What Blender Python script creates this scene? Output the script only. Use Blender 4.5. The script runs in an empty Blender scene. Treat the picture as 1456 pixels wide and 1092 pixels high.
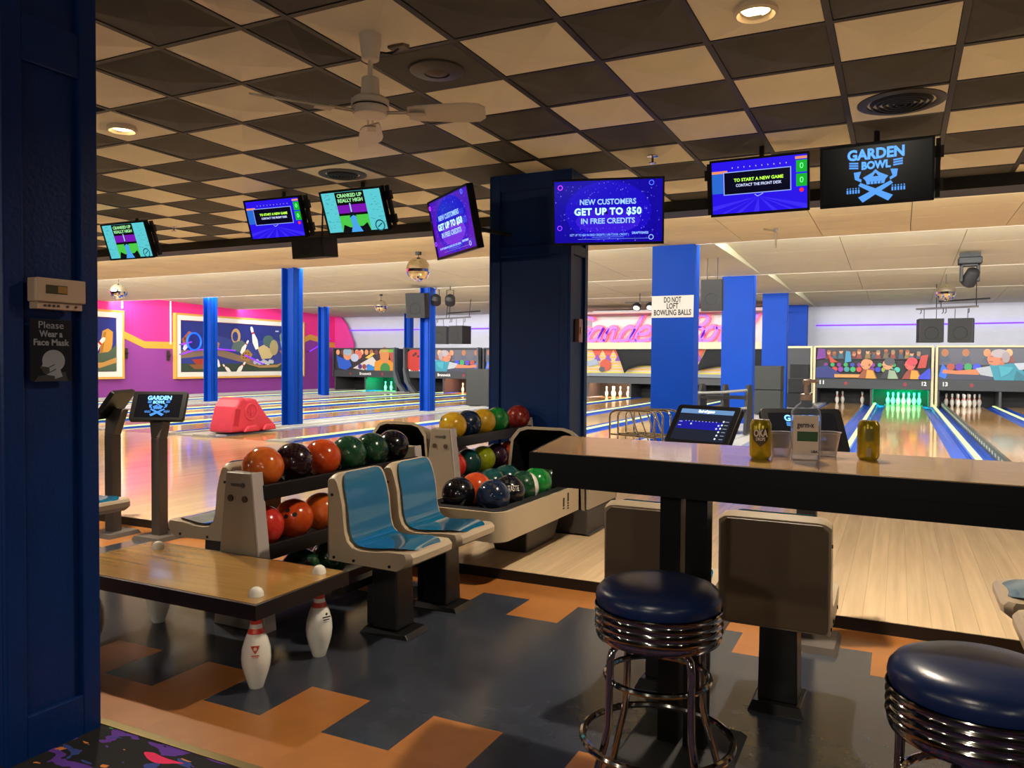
import bpy, math, random
from mathutils import Matrix, Vector, Euler
random.seed(7)
PI = math.pi
scene = bpy.context.scene
COL = scene.collection

# ---------------------------------------------------------------- camera
cam_d = bpy.data.cameras.new('camera')
cam = bpy.data.objects.new('camera', cam_d)
COL.objects.link(cam)
cam_d.sensor_fit = 'HORIZONTAL'
cam_d.sensor_width = 36.0
cam_d.lens = 36.0 * 1115.0 / 1456.0
cam_d.clip_start = 0.05
cam_d.clip_end = 200
YAW, PITCH, ROLL = 0.45811, 0.02806, 0.00755
_f = Vector((-math.sin(YAW)*math.cos(PITCH), math.cos(YAW)*math.cos(PITCH), -math.sin(PITCH)))
_r = Vector((math.cos(YAW), math.sin(YAW), 0))
_u = _r.cross(_f)
_r2 = _r*math.cos(ROLL) + _u*math.sin(ROLL)
_u2 = -_r*math.sin(ROLL) + _u*math.cos(ROLL)
cam.matrix_world = Matrix(((_r2.x, _u2.x, -_f.x, 0), (_r2.y, _u2.y, -_f.y, 0), (_r2.z, _u2.z, -_f.z, 1.36), (0, 0, 0, 1)))
scene.camera = cam

# ---------------------------------------------------------------- exposure and world
vs = scene.view_settings
vs.view_transform = 'Standard'
vs.look = 'None'
vs.exposure = 0.12
vs.gamma = 1.0
vs.use_curve_mapping = False
world = bpy.data.worlds.new('world')
scene.world = world
world.use_nodes = True
world.node_tree.nodes['Background'].inputs[0].default_value = (0.55, 0.6, 0.75, 1)
world.node_tree.nodes['Background'].inputs[1].default_value = 0.02

# ---------------------------------------------------------------- large lights (fittings of the hall, plus added fill)
def area(name, loc, direction, sx, sy, power, color, spread=PI):
    l = bpy.data.lights.new(name, 'AREA')
    l.shape = 'RECTANGLE'; l.size = sx; l.size_y = sy
    l.energy = power; l.color = color; l.spread = spread
    o = bpy.data.objects.new(name, l)
    COL.objects.link(o)
    o.location = loc
    o.rotation_euler = Vector(direction).to_track_quat('-Z', 'Y').to_euler()
    return o

def spot(name, loc, direction, power, color, angle=120, blend=0.6, radius=0.07):
    l = bpy.data.lights.new(name, 'SPOT')
    l.energy = power; l.color = color; l.spot_size = math.radians(angle); l.spot_blend = blend
    l.shadow_soft_size = radius
    o = bpy.data.objects.new(name, l)
    COL.objects.link(o)
    o.location = loc
    o.rotation_euler = Vector(direction).to_track_quat('-Z', 'Y').to_euler()
    return o

WARM = (1.0, 0.85, 0.66)
NEUT = (1.0, 0.97, 0.90)
COOL = (0.95, 0.95, 1.0)
BAYS = [(-23.4, -13.5), (-13.5, -3.65), (-2.65, 7.9)]
# far edge (Y, z) of the beam and each ceiling step; the tubes hide behind it and shine towards the pins
STEPS = [(8.62, 2.965), (12.0, 3.17), (17.3, 3.25), (22.9, 3.34)]  # first row, behind the header beam, is added to light column fronts and soffit
STEP_POWER = [30.0, 50.0, 36.0, 17.0]           # W per metre of cove
for (sy_, sz_), pw in zip(STEPS, STEP_POWER):
    for (a, b) in BAYS:
        area('cove_light', ((a+b)/2, sy_+0.07, sz_+0.11), (0, 1, -0.28), b-a-0.2, 0.12, pw*(b-a), NEUT if sy_ < 20 else COOL)
# downlights: two in view, the rest of the same pattern further along the room
for (x, y, p) in [(-5.14, 3.93, 480), (-0.647, 3.92, 400), (-9.6, 3.93, 480), (-14.2, 3.93, 420), (3.85, 3.92, 380),
                  (-5.14, -0.6, 120), (-0.647, -0.6, 120), (3.85, -0.6, 120), (-9.6, -0.6, 120)]:
    spot('downlight_lamp', (x, y, 3.03), (0, 0, -1), p, WARM, 150, 0.8, 0.06)
# unseen point lights added behind the camera to fill the ceiling
def add_fill(x, y, z, p):
    l = bpy.data.lights.new('globe_lamp', 'POINT'); l.energy = p; l.color = (1.0, 0.90, 0.72); l.shadow_soft_size = 0.16
    o = bpy.data.objects.new('globe_lamp', l); COL.objects.link(o); o.location = (x, y, z)
for x in (-9.0, -5.0, -1.0, 3.0):
    add_fill(x, -3.2, 2.1, 85)
# pin deck lamps
def deck(x, color, p):
    area('pin_deck_lamp', (x, 27.9, 0.95), (0, 0.35, -1), 1.0, 0.1, p, color)
deck(0.15, (0.0, 1.0, 0.32), 150)
deck(-19.86, (0.0, 1.0, 0.32), 120)
deck(-15.93, (1.0, 0.4, 0.22), 70)
deck(-9.64, (1.0, 0.55, 0.3), 80)
deck(-1.53, COOL, 1.0)
deck(1.83, COOL, 2.0)
deck(3.5, COOL, 2.0)

# ---------------------------------------------------------------- materials
def lin(c):
    if isinstance(c, str):
        c = c.lstrip('#'); c = [int(c[i:i+2], 16) for i in (0, 2, 4)]
    return tuple((v/255/12.92 if v/255 <= 0.04045 else ((v/255+0.055)/1.055)**2.4) for v in c) + (1.0,)

MATS = {}
def M(name, col='808080', rough=0.5, metal=0.0, emit=None, es=1.0, noise=0.0, ns=6.0, stretch=(1, 1, 1), bump=0.0,
      bs=None, coat=0.0, spec=None, trans=0.0, ior=None, rand=0.0, rvar=0.0, alpha=None):
    if name in MATS: return MATS[name]
    m = bpy.data.materials.new(name); m.use_nodes = True
    nt = m.node_tree; b = nt.nodes['Principled BSDF']; N = nt.nodes.new; L = nt.links.new
    c = lin(col)
    b.inputs['Base Color'].default_value = c
    b.inputs['Roughness'].default_value = rough
    b.inputs['Metallic'].default_value = metal
    if coat: b.inputs['Coat Weight'].default_value = coat; b.inputs['Coat Roughness'].default_value = 0.06
    if spec is not None: b.inputs['Specular IOR Level'].default_value = spec
    if trans: b.inputs['Transmission Weight'].default_value = trans
    if ior: b.inputs['IOR'].default_value = ior
    if alpha is not None: b.inputs['Alpha'].default_value = alpha
    if emit:
        b.inputs['Emission Color'].default_value = lin(emit); b.inputs['Emission Strength'].default_value = es
    last = None
    if noise or bump or rvar:
        tc = N('ShaderNodeTexCoord'); mp = N('ShaderNodeMapping'); mp.inputs['Scale'].default_value = stretch
        L(tc.outputs['Object'], mp.inputs['Vector'])
        vec = mp.outputs[0]
        if rand:
            oi = N('ShaderNodeObjectInfo'); vm = N('ShaderNodeVectorMath'); vm.operation = 'ADD'
            mul = N('ShaderNodeMath'); mul.operation = 'MULTIPLY'; mul.inputs[1].default_value = 50
            L(oi.outputs['Random'], mul.inputs[0]); L(vec, vm.inputs[0]); L(mul.outputs[0], vm.inputs[1]); vec = vm.outputs[0]
        nz = N('ShaderNodeTexNoise'); nz.inputs['Scale'].default_value = ns; nz.inputs['Detail'].default_value = 5
        L(vec, nz.inputs['Vector'])
        if noise:
            mr = N('ShaderNodeMapRange'); mr.inputs[1].default_value = 0.3; mr.inputs[2].default_value = 0.7
            mr.inputs[3].default_value = 1-noise; mr.inputs[4].default_value = 1+noise
            L(nz.outputs[0], mr.inputs[0]); last = mr.outputs[0]
        if bump:
            bp = N('ShaderNodeBump'); bp.inputs['Strength'].default_value = bump; bp.inputs['Distance'].default_value = 0.01
            n2 = N('ShaderNodeTexNoise'); n2.inputs['Scale'].default_value = bs or ns*3; n2.inputs['Detail'].default_value = 3
            L(vec, n2.inputs['Vector']); L(n2.outputs[0], bp.inputs['Height']); L(bp.outputs[0], b.inputs['Normal'])
        if rvar:
            r2 = N('ShaderNodeMapRange'); r2.inputs[1].default_value = 0.3; r2.inputs[2].default_value = 0.7
            r2.inputs[3].default_value = max(0.02, rough-rvar); r2.inputs[4].default_value = rough+rvar
            L(nz.outputs[0], r2.inputs[0]); L(r2.outputs[0], b.inputs['Roughness'])
    if rand:
        oi = N('ShaderNodeObjectInfo'); mr = N('ShaderNodeMapRange')
        mr.inputs[3].default_value = 1-rand; mr.inputs[4].default_value = 1+rand
        L(oi.outputs['Random'], mr.inputs[0])
        if last:
            mu = N('ShaderNodeMath'); mu.operation = 'MULTIPLY'; L(last, mu.inputs[0]); L(mr.outputs[0], mu.inputs[1]); last = mu.outputs[0]
        else: last = mr.outputs[0]
    if last:
        vm = N('ShaderNodeVectorMath'); vm.operation = 'SCALE'; vm.inputs[0].default_value = c[:3]
        L(last, vm.inputs['Scale']); L(vm.outputs[0], b.inputs['Base Color'])
    MATS[name] = m
    return m

def paint_mat(name, emit=0.0, rough=0.5, coat=0.0):
    """flat print: colour per polygon from the mesh's colour attribute"""
    if name in MATS: return MATS[name]
    m = bpy.data.materials.new(name); m.use_nodes = True
    nt = m.node_tree; b = nt.nodes['Principled BSDF']
    a = nt.nodes.new('ShaderNodeAttribute'); a.attribute_name = 'Col'
    b.inputs['Roughness'].default_value = rough
    if coat: b.inputs['Coat Weight'].default_value = coat
    if emit:
        b.inputs['Base Color'].default_value = (0.004, 0.004, 0.005, 1); b.inputs['Specular IOR Level'].default_value = 0.2
        nt.links.new(a.outputs['Color'], b.inputs['Emission Color']); b.inputs['Emission Strength'].default_value = emit
    else:
        nt.links.new(a.outputs['Color'], b.inputs['Base Color'])
    MATS[name] = m
    return m

# ---------------------------------------------------------------- mesh building
class MB:
    def __init__(s): s.v = []; s.f = []; s.mi = []; s.c = []
    def add(s, vs, fs, mi=0, col=None):
        o = len(s.v); s.v += [tuple(p) for p in vs]
        for f in fs: s.f.append(tuple(o+i for i in f)); s.mi.append(mi); s.c.append(col)
        return s
    def box(s, x0, x1, y0, y1, z0, z1, mi=0):
        return s.add([(x0, y0, z0), (x1, y0, z0), (x1, y1, z0), (x0, y1, z0), (x0, y0, z1), (x1, y0, z1), (x1, y1, z1), (x0, y1, z1)],
                     [(0, 3, 2, 1), (4, 5, 6, 7), (0, 1, 5, 4), (1, 2, 6, 5), (2, 3, 7, 6), (3, 0, 4, 7)], mi)
    def hexa(s, p, mi=0):   # 8 points, bottom 4 then top 4 (ccw from above)
        return s.add(p, [(0, 3, 2, 1), (4, 5, 6, 7), (0, 1, 5, 4), (1, 2, 6, 5), (2, 3, 7, 6), (3, 0, 4, 7)], mi)
    def prism(s, pts, axis, a, b, mi=0):
        """2D polygon extruded along an axis; pts in the two other axes (xy for z, xz for y, yz for x)"""
        def P(p, t):
            return {'z': (p[0], p[1], t), 'y': (p[0], t, p[1]), 'x': (t, p[0], p[1])}[axis]
        n = len(pts)
        vs_ = [P(p, a) for p in pts] + [P(p, b) for p in pts]
        fs = [tuple(range(n))[::-1], tuple(range(n, 2*n))] + [(i, (i+1) % n, n+(i+1) % n, n+i) for i in range(n)]
        return s.add(vs_, fs, mi)
    def lathe(s, prof, seg=24, c=(0, 0, 0), mi=0, cap=True, mis=None):
        vs_ = []; fs = []; n = len(prof)
        for (r, z) in prof:
            for k in range(seg):
                t = 2*PI*k/seg; vs_.append((c[0]+r*math.cos(t), c[1]+r*math.sin(t), c[2]+z))
        o = len(s.v); s.v += vs_
        for i in range(n-1):
            for k in range(seg):
                k2 = (k+1) % seg
                s.f.append((o+i*seg+k, o+i*seg+k2, o+(i+1)*seg+k2, o+(i+1)*seg+k)); s.mi.append(mis[i] if mis else mi); s.c.append(None)
        if cap:
            s.f.append(tuple(o+k for k in range(seg))[::-1]); s.mi.append(mis[0] if mis else mi); s.c.append(None)
            s.f.append(tuple(o+(n-1)*seg+k for k in range(seg))); s.mi.append(mis[-1] if mis else mi); s.c.append(None)
        return s
    def tube(s, path, r, seg=8, closed=False, mi=0):
        P = [Vector(p) for p in path]; n = len(P)
        rs = r if isinstance(r, (list, tuple)) else [r]*n
        up = None; rings = []
        for i in range(n):
            if closed: t = (P[(i+1) % n]-P[i-1]).normalized()
            else: t = (P[min(i+1, n-1)]-P[max(i-1, 0)]).normalized()
            if up is None:
                up = Vector((0, 0, 1)) if abs(t.z) < 0.9 else Vector((1, 0, 0))
            a = t.cross(up).normalized(); b = a.cross(t).normalized(); up = b
            rings.append([tuple(P[i]+(a*math.cos(2*PI*k/seg)+b*math.sin(2*PI*k/seg))*rs[i]) for k in range(seg)])
        o = len(s.v)
        for rg in rings: s.v += rg
        for i in range(n if closed else n-1):
            j = (i+1) % n
            for k in range(seg):
                k2 = (k+1) % seg
                s.f.append((o+i*seg+k, o+i*seg+k2, o+j*seg+k2, o+j*seg+k)); s.mi.append(mi); s.c.append(None)
        if not closed:
            s.f.append(tuple(o+k for k in range(seg))[::-1]); s.f.append(tuple(o+(n-1)*seg+k for k in range(seg))); s.mi += [mi, mi]; s.c += [None, None]
        return s
    def ring(s, c, R, r, seg=32, sub=8, mi=0, z=(0, 0, 1)):
        q = Vector((0, 0, 1)).rotation_difference(Vector(z))
        return s.tube([Vector(c)+q @ Vector((R*math.cos(2*PI*k/seg), R*math.sin(2*PI*k/seg), 0)) for k in range(seg)], r, sub, True, mi)
    def cyl(s, a, b, r, seg=12, mi=0): return s.tube([a, b], r, seg, False, mi)
    def sphere(s, c, r, seg=24, rings=14, mi=0, mis=None):
        prof = [(max(1e-4, r*math.sin(PI*i/rings)), -r*math.cos(PI*i/rings)) for i in range(rings+1)]
        return s.lathe(prof, seg, c, mi, False, mis)
    def mesh(s, name, mats, smooth=False):
        m = bpy.data.meshes.new(name); m.from_pydata(s.v, [], s.f)
        for x in (mats if isinstance(mats, (list, tuple)) else [mats]): m.materials.append(x)
        m.polygons.foreach_set('material_index', s.mi)
        if any(c is not None for c in s.c):
            at = m.color_attributes.new('Col', 'FLOAT_COLOR', 'CORNER'); buf = []
            for p, c in zip(m.polygons, s.c): buf += list(lin(c or '000000'))*p.loop_total
            at.data.foreach_set('color', buf)
        if smooth:
            m.polygons.foreach_set('use_smooth', [True]*len(m.polygons)); m.set_sharp_from_angle(angle=math.radians(38 if smooth is True else smooth))
        m.validate(); m.update()
        return m
    def build(s, name, mats, parent=None, smooth=False, loc=(0, 0, 0), rot=(0, 0, 0), bevel=0, bseg=2):
        return put(name, s.mesh(name, mats, smooth), parent, loc, rot, bevel, bseg)

def put(name, mesh, parent=None, loc=(0, 0, 0), rot=(0, 0, 0), bevel=0, bseg=2, scale=None):
    o = bpy.data.objects.new(name, mesh); COL.objects.link(o)
    o.location = loc; o.rotation_euler = rot
    if scale: o.scale = scale
    if parent: o.parent = parent
    if bevel:
        md = o.modifiers.new('bevel', 'BEVEL'); md.width = bevel; md.segments = bseg; md.limit_method = 'ANGLE'; md.angle_limit = math.radians(40)
        md.harden_normals = False
    return o

def tag(o, label, cat=None, group=None, kind=None):
    o['label'] = label
    if cat: o['category'] = cat
    if group: o['group'] = group
    if kind: o['kind'] = kind
    return o

def thing(name, label, cat, loc=(0, 0, 0), rot=(0, 0, 0), group=None):
    o = bpy.data.objects.new(name, None); COL.objects.link(o)
    o.empty_display_size = 0.1; o.location = loc; o.rotation_euler = rot
    return tag(o, label, cat, group)

def struct(o, label=None):
    o['kind'] = 'structure'
    if label: o['label'] = label
    return o

def dup(root, loc, rot=None, label=None, group=None):
    r = root.copy(); COL.objects.link(r); r.location = loc
    if rot is not None: r.rotation_euler = rot
    if label: r['label'] = label
    if group: r['group'] = group
    for ch in list(root.children):
        c = ch.copy(); COL.objects.link(c); c.parent = r
        for g in list(ch.children):
            d = g.copy(); COL.objects.link(d); d.parent = c
    return r

TEXTS = []
def text(body, size, mat, parent, loc, rot=(PI/2, 0, 0), align='CENTER', bold=0.0, width=None, ext=0.0005, name='text_curve', shear=0.0, space=1.0):
    cu = bpy.data.curves.new(name, 'FONT'); cu.body = body; cu.size = size; cu.align_x = align; cu.align_y = 'CENTER'
    cu.offset = bold; cu.extrude = ext; cu.shear = shear; cu.space_character = space; cu.resolution_u = 3
    cu.materials.append(mat)
    o = bpy.data.objects.new(name, cu); COL.objects.link(o); o.location = loc; o.rotation_euler = rot
    if parent: o.parent = parent
    TEXTS.append((o, width))
    return o

class Paint:
    """a flat print in local x/z facing -y; every stroke lies a hair above the one before"""
    def __init__(s, step=0.0004): s.m = MB(); s.k = 0; s.st = step
    def poly(s, pts, col):
        y = -s.k*s.st; s.k += 1
        s.m.add([(p[0], y, p[1]) for p in pts], [tuple(range(len(pts)))], 0, col); return s
    def rect(s, x0, z0, x1, z1, col): return s.poly([(x0, z0), (x1, z0), (x1, z1), (x0, z1)], col)
    def disc(s, x, z, rx, col, rz=None, n=14, rot=0.0):
        rz = rz or rx; ca, sa = math.cos(rot), math.sin(rot)
        return s.poly([(x+ca*rx*math.cos(2*PI*k/n)-sa*rz*math.sin(2*PI*k/n), z+sa*rx*math.cos(2*PI*k/n)+ca*rz*math.sin(2*PI*k/n)) for k in range(n)], col)
    def line(s, x0, z0, x1, z1, w, col):
        d = Vector((x1-x0, z1-z0)); n = Vector((-d.y, d.x)).normalized()*w/2
        return s.poly([(x0-n.x, z0-n.y), (x1-n.x, z1-n.y), (x1+n.x, z1+n.y), (x0+n.x, z0+n.y)], col)
    def pin(s, x, z, h, rot=0.0, col='f0ece0', stripe='c02818'):
        P = [(0.0, -0.5), (0.09, -0.5), (0.15, -0.2), (0.15, -0.12), (0.06, 0.2), (0.08, 0.38), (0.05, 0.48), (0, 0.5)]
        P = P + [(-a, b) for a, b in P[::-1][1:-1]]
        ca, sa = math.cos(rot), math.sin(rot)
        T = lambda a, b: (x+(ca*a-sa*b)*h, z+(sa*a+ca*b)*h)
        s.poly([T(*p) for p in P], col)
        return s.poly([T(-0.07, 0.17), T(0.07, 0.17), T(0.065, 0.25), T(-0.065, 0.25)], stripe)
    def build(s, name, mat, parent, loc=(0, 0, 0), rot=(0, 0, 0)):
        return s.m.build(name, mat, parent, loc=loc, rot=rot)
# ================================================================ SETTING
S = 0.065                # approach and lanes stand one low step above the concourse
CEIL = 3.084
m_black = M('black_paint', '0a0a0b', 0.6)
m_black_gloss = M('black_gloss', '030304', 0.4, spec=0.25)
m_tile_dark = M('floor_tile_charcoal', '363a44', 0.19, noise=0.16, ns=9, rand=0.02, bump=0.03, bs=30)
m_tile_orange = M('floor_tile_orange', 'a86c36', 0.30, noise=0.08, ns=9, rand=0.02, bump=0.03, bs=30)
m_approach = M('approach_maple', 'e8cba2', 0.10, noise=0.10, ns=3.0, stretch=(9, 0.35, 1), rand=0.07, rvar=0.03)
m_lane = M('lane_maple', 'c79d66', 0.08, noise=0.14, ns=3.0, stretch=(14, 0.25, 1), rvar=0.03)
m_gutter = M('gutter_blue', '2458c8', 0.3, noise=0.15, ns=2, stretch=(3, 0.4, 1))
m_cap = M('capping_grey', 'b4b4b2', 0.4)
m_glow = M('lane_light_strip', 'a8b470', 0.4, emit='d8f59c', es=1.0)
m_riser = M('step_riser_dark', '17120f', 0.5)

# ---- concourse floor: slab and square tiles
b = MB(); b.box(-24, 8, -5, 4.35, -0.2, -0.008)
floor = struct(b.build('floor', M('floor_screed', '33343a', 0.3, noise=0.15, ns=3)), 'dark tiled concourse floor')
T = 0.2975
tm_d = MB(); tm_d.box(0.0, T, 0.0, T+0.0045, -0.008, 0.0)
tile_d = tm_d.mesh('floor_tile', m_tile_dark)
tile_o = tm_d.mesh('floor_tile', m_tile_orange)
X0 = -2.17
for r in range(8):                     # rows counted from the step towards the carpet
    y1 = 4.35 - r*0.302
    for c in range(-13, 13):
        orange = r == 0 or r == 7 or (r == 1 and c % 2 != 0) or (r == 6 and c % 2 == 0)
        put('floor_tile', tile_o if orange else tile_d, floor, (X0+c*T, y1-T-0.0045, 0))

# ---- carpet with a splashed pattern and its metal edge
def carpet_mat():
    m = bpy.data.materials.new('carpet_splash'); m.use_nodes = True
    nt = m.node_tree; bs = nt.nodes['Principled BSDF']; N = nt.nodes.new; L = nt.links.new
    bs.inputs['Roughness'].default_value = 0.95
    tc = N('ShaderNodeTexCoord'); prev = None
    for i, (col, sc, th, off) in enumerate([('5a2f96', 5.0, 0.60, 0), ('2c3f8a', 6.0, 0.62, 7), ('e0285e', 3.2, 0.655, 3), ('4e9a52', 9.0, 0.70, 12), ('d07c30', 9.0, 0.71, 21)]):
        mp = N('ShaderNodeMapping'); mp.inputs['Location'].default_value = (off, off*1.7, 0); mp.inputs['Rotation'].default_value = (0, 0, 0.5+i*0.2); mp.inputs['Scale'].default_value = (1, 2.4, 1)
        nz = N('ShaderNodeTexNoise'); nz.inputs['Scale'].default_value = sc; nz.inputs['Detail'].default_value = 2; nz.inputs['Distortion'].default_value = 0.6
        st = N('ShaderNodeMath'); st.operation = 'GREATER_THAN'; st.inputs[1].default_value = th
        mx = N('ShaderNodeMix'); mx.data_type = 'RGBA'
        L(tc.outputs['Object'], mp.inputs[0]); L(mp.outputs[0], nz.inputs[0]); L(nz.outputs[0], st.inputs[0]); L(st.outputs[0], mx.inputs[0])
        if prev: L(prev, mx.inputs[6])
        else: mx.inputs[6].default_value = lin('0c0b0f')
        mx.inputs[7].default_value = lin(col); prev = mx.outputs[2]
    L(prev, bs.inputs['Base Color'])
    return m
b = MB(); b.box(-24, 8, -5, 1.915, -0.008, 0.006)
struct(b.build('floor_carpet', carpet_mat()), 'black carpet with pink and purple splashes beside the tiles')
b = MB(); b.box(-24, 8, 1.905, 1.94, -0.004, 0.009)
struct(b.build('trim_1', M('brass_edge', '6e6038', 0.4, metal=0.8)), 'dull brass strip between carpet and floor tiles')

# ---- approach: riser, slab, boards
b = MB(); b.box(-24, 8, 4.35, 9.5, -0.2, S-0.012); b.box(-24, 8, 4.345, 4.36, 0, S-0.002)
appr = struct(b.build('floor_approach', [m_riser]), 'pale maple bowling approach boards above a low dark step')
PW = 0.105
pm = MB(); pm.box(0.0004, PW-0.0004, 0, 5.14, -0.012, 0)
plank = pm.mesh('plank', m_approach)
n_pl = 150
for k in range(n_pl):
    put('plank', plank, appr, (5.0-(k+1)*PW, 4.352, S))
b = MB(); b.box(-24, 5.0-n_pl*PW, 4.352, 9.492, S-0.012, S); b.build('plank_field', m_approach, appr)
b = MB(); b.box(5.0, 8, 4.352, 9.492, S-0.012, S); b.build('plank_field', m_approach, appr)

# ---- lanes
PAIRS = [-20.7, -16.77, -13.1, -8.8, -5.35, -0.69, 2.67, 6.03]
LW = 0.527; LP = 0.84
b = MB(); b.box(-24, 8, 9.5, 29.4, -0.3, -0.06)
struct(b.build('floor_subfloor', m_black), 'dark subfloor under the lanes')
lb = MB(); lb.box(-LW, LW, 9.5, 28.75, -0.05, S)
lane_mesh = lb.mesh('lane_bed', m_lane)
gp = [(-0.12, S), (-0.108, S), (-0.09, 0.03), (-0.05, 0.012), (0, 0.006), (0.05, 0.012), (0.09, 0.03), (0.108, S), (0.12, S), (0.12, -0.055), (-0.12, -0.055)]
gb = MB()
for i in range(len(gp)-2):
    a, c = gp[i], gp[i+1]
    gb.add([(a[0], 9.55, a[1]), (c[0], 9.55, c[1]), (c[0], 28.75, c[1]), (a[0], 28.75, a[1])], [(0, 1, 2, 3)])
gutter_mesh = gb.mesh('gutter', m_gutter, True)
cb = MB(); cb.box(-0.068, 0.068, 9.5, 28.7, -0.05, S+0.018); cap_mesh = cb.mesh('capping', m_gutter)
sb = MB(); sb.box(-0.034, 0.034, 9.9, 28.6, S+0.018, S+0.038); strip_mesh = sb.mesh('light_strip', m_glow)
eb = MB(); eb.box(-0.20, 0.20, 9.42, 9.62, S, S+0.03); eb.box(-0.09, 0.09, 9.62, 9.95, S, S+0.035); ecap_mesh = eb.mesh('end_cap', m_cap)
hb = MB()
for sx in (-0.08, 0.08): hb.box(sx-0.02, sx+0.02, 9.415, 9.422, S+0.008, S+0.022)
for px in PAIRS:
    for s_ in (-1, 1):
        lo = struct(put('floor_lane', lane_mesh, None, (px+s_*LP, 0, 0)))
        for g in (-1, 1): put('gutter', gutter_mesh, lo, (g*(LW+0.122), 0, 0))
    dv = struct(put('trim_divider', cap_mesh, None, (px, 0, 0)))
    put('light_strip', strip_mesh, dv); put('end_cap', ecap_mesh, dv)
for x in ((-16.77-13.1)/2, (-8.8-5.35)/2, 0.99, 4.35):
    dv = struct(put('trim_divider', cap_mesh, None, (x, 0, 0)))
    put('light_strip', strip_mesh, dv); put('end_cap', ecap_mesh, dv)
# pale strips the columns stand in
for (a, c) in ((-19.55, -18.25), (-11.45, -10.3), (-3.85, -2.2), (-23.5, -22.2)):
    q = MB(); q.box(a, c, 9.5, 29.2, -0.05, S+0.012); q.box(a+0.25, a+0.33, 9.6, 29.0, S+0.012, S+0.035); q.box(c-0.33, c-0.25, 9.6, 29.0, S+0.012, S+0.035)
    st = struct(q.build('trim_column_strip', m_cap))
    q = MB(); q.box(a-0.02, a+0.3, 9.4, 9.6, S, S+0.045); q.box(c-0.3, c+0.02, 9.4, 9.6, S, S+0.045); q.build('end_cap', m_cap, st)
# bumper rail along the left gutter of lane 13
q = MB(); q.box(1.20, 1.235, 10.6, 28.0, S, S+0.15)
rail = tag(q.build('bumper_rail', M('rail_grey', '55584f', 0.45)), 'long grey bumper rail with pale slots along the gutter of lane thirteen', 'bumper rail')
q = MB()
for k in range(44): y = 10.8+k*0.39; q.box(1.197, 1.238, y, y+0.18, S+0.05, S+0.10)
o = q.build('slot_row', M('rail_slot', 'c9cdc4', 0.4), rail); o['kind'] = 'stuff'

# ---- walls around the hall
m_wall_white = M('wall_white', 'c4c6d0', 0.7, noise=0.03, ns=2)
b = MB(); b.box(-24, 8.2, 29.2, 29.4, -0.2, 4.2); wf = struct(b.build('wall_far', m_wall_white), 'white wall behind the pins')
b = MB(); b.box(8.0, 8.2, -5, 29.3, -0.2, 4.2); struct(b.build('wall_right', M('wall_right_paint', '6a6070', 0.7)))
b = MB(); b.box(-24, 8.2, -5.2, -5, -0.2, 4.2); struct(b.build('wall_back', M('wall_back_paint', '2a2c3a', 0.7)))
b = MB(); b.box(-24, -23.4, -5, 29.3, -0.2, 4.2); wl = struct(b.build('wall_left', M('wall_left_paint', '8c3c94', 0.6)), 'pink and purple wall with a gold zigzag stripe')
m_pink = M('wall_pink', 'f0308c', 0.6, noise=0.04, ns=1); m_purple = M('wall_purple', '8a3e96', 0.6, noise=0.05, ns=1); m_gold = M('wall_gold', 'd9a13a', 0.55)
STRIPE = [(-5, 2.1), (15.0, 2.1), (16.4, 2.45), (17.0, 2.45), (17.9, 2.2), (18.7, 1.88), (19.9, 1.88), (21.5, 2.3), (24.5, 1.9), (26.6, 2.2), (27.2, 2.42), (27.9, 2.3), (28.5, 2.1), (29.2, 2.1)]
pk = MB(); gd = MB()
for (a, c) in zip(STRIPE[:-1], STRIPE[1:]):
    pk.hexa([(-23.4, a[0], a[1]), (-23.394, a[0], a[1]), (-23.394, c[0], c[1]), (-23.4, c[0], c[1]), (-23.4, a[0], 3.9), (-23.394, a[0], 3.9), (-23.394, c[0], 3.9), (-23.4, c[0], 3.9)])
    gd.hexa([(-23.4, a[0], a[1]-0.14), (-23.388, a[0], a[1]-0.14), (-23.388, c[0], c[1]-0.14), (-23.4, c[0], c[1]-0.14), (-23.4, a[0], a[1]+0.1), (-23.388, a[0], a[1]+0.1), (-23.388, c[0], c[1]+0.1), (-23.4, c[0], c[1]+0.1)])
pk.build('pink_field', m_pink, wl); gd.build('gold_stripe', m_gold, wl)
for y in (17.83, 19.78):
    q = MB(); q.cyl((-23.37, y, 1.9 if y > 19 else 3.05), (-23.37, y, 3.6), 0.028, 8); q.build('conduit', M('conduit_white', 'f0eef0', 0.4), wl)
# pink return beside the first masking unit
q = MB(); q.prism([(-23.4, S), (-22.35, S), (-22.35, 2.2), (-22.75, 3.05), (-23.05, 3.35), (-23.4, 3.4)], 'y', 28.9, 29.0, 0)
struct(q.build('trim_return', M('return_pink', 'd83a94', 0.6)))

# ---- checkered ceiling
m_ct_white = M('ceiling_tile_cream', 'e4dcc0', 0.85, noise=0.04, ns=3, rand=0.05)
m_ct_black = M('ceiling_tile_black', '4a4943', 0.85, noise=0.12, ns=4, rand=0.10)
m_grid = M('ceiling_grid_dark', '241f1a', 0.6)
def ctile(w, d, h):
    q = MB(); g = 0.02
    x0, x1, y0, y1 = g, w-g, g, d-g
    n = 6; vs_ = []; fs = []
    for j in range(n+1):
        for i in range(n+1):
            u, v = i/n, j/n
            e = min(u, 1-u, v, 1-v)*2                 # hipped pyramid with a soft crown
            vs_.append((x0+(x1-x0)*u, y0+(y1-y0)*v, -h*(1-(1-e)**1.35)))
    for j in range(n):
        for i in range(n):
            a = j*(n+1)+i
            # split along the hips
            if (i < n/2) == (j < n/2): fs += [(a, a+n+2, a+1), (a, a+n+1, a+n+2)]
            else: fs += [(a, a+n+1, a+1), (a+1, a+n+1, a+n+2)]
    return q.add(vs_, fs)
b = MB(); b.box(-24, 8, -5, 8.26, CEIL+0.035, CEIL+0.2)
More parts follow.
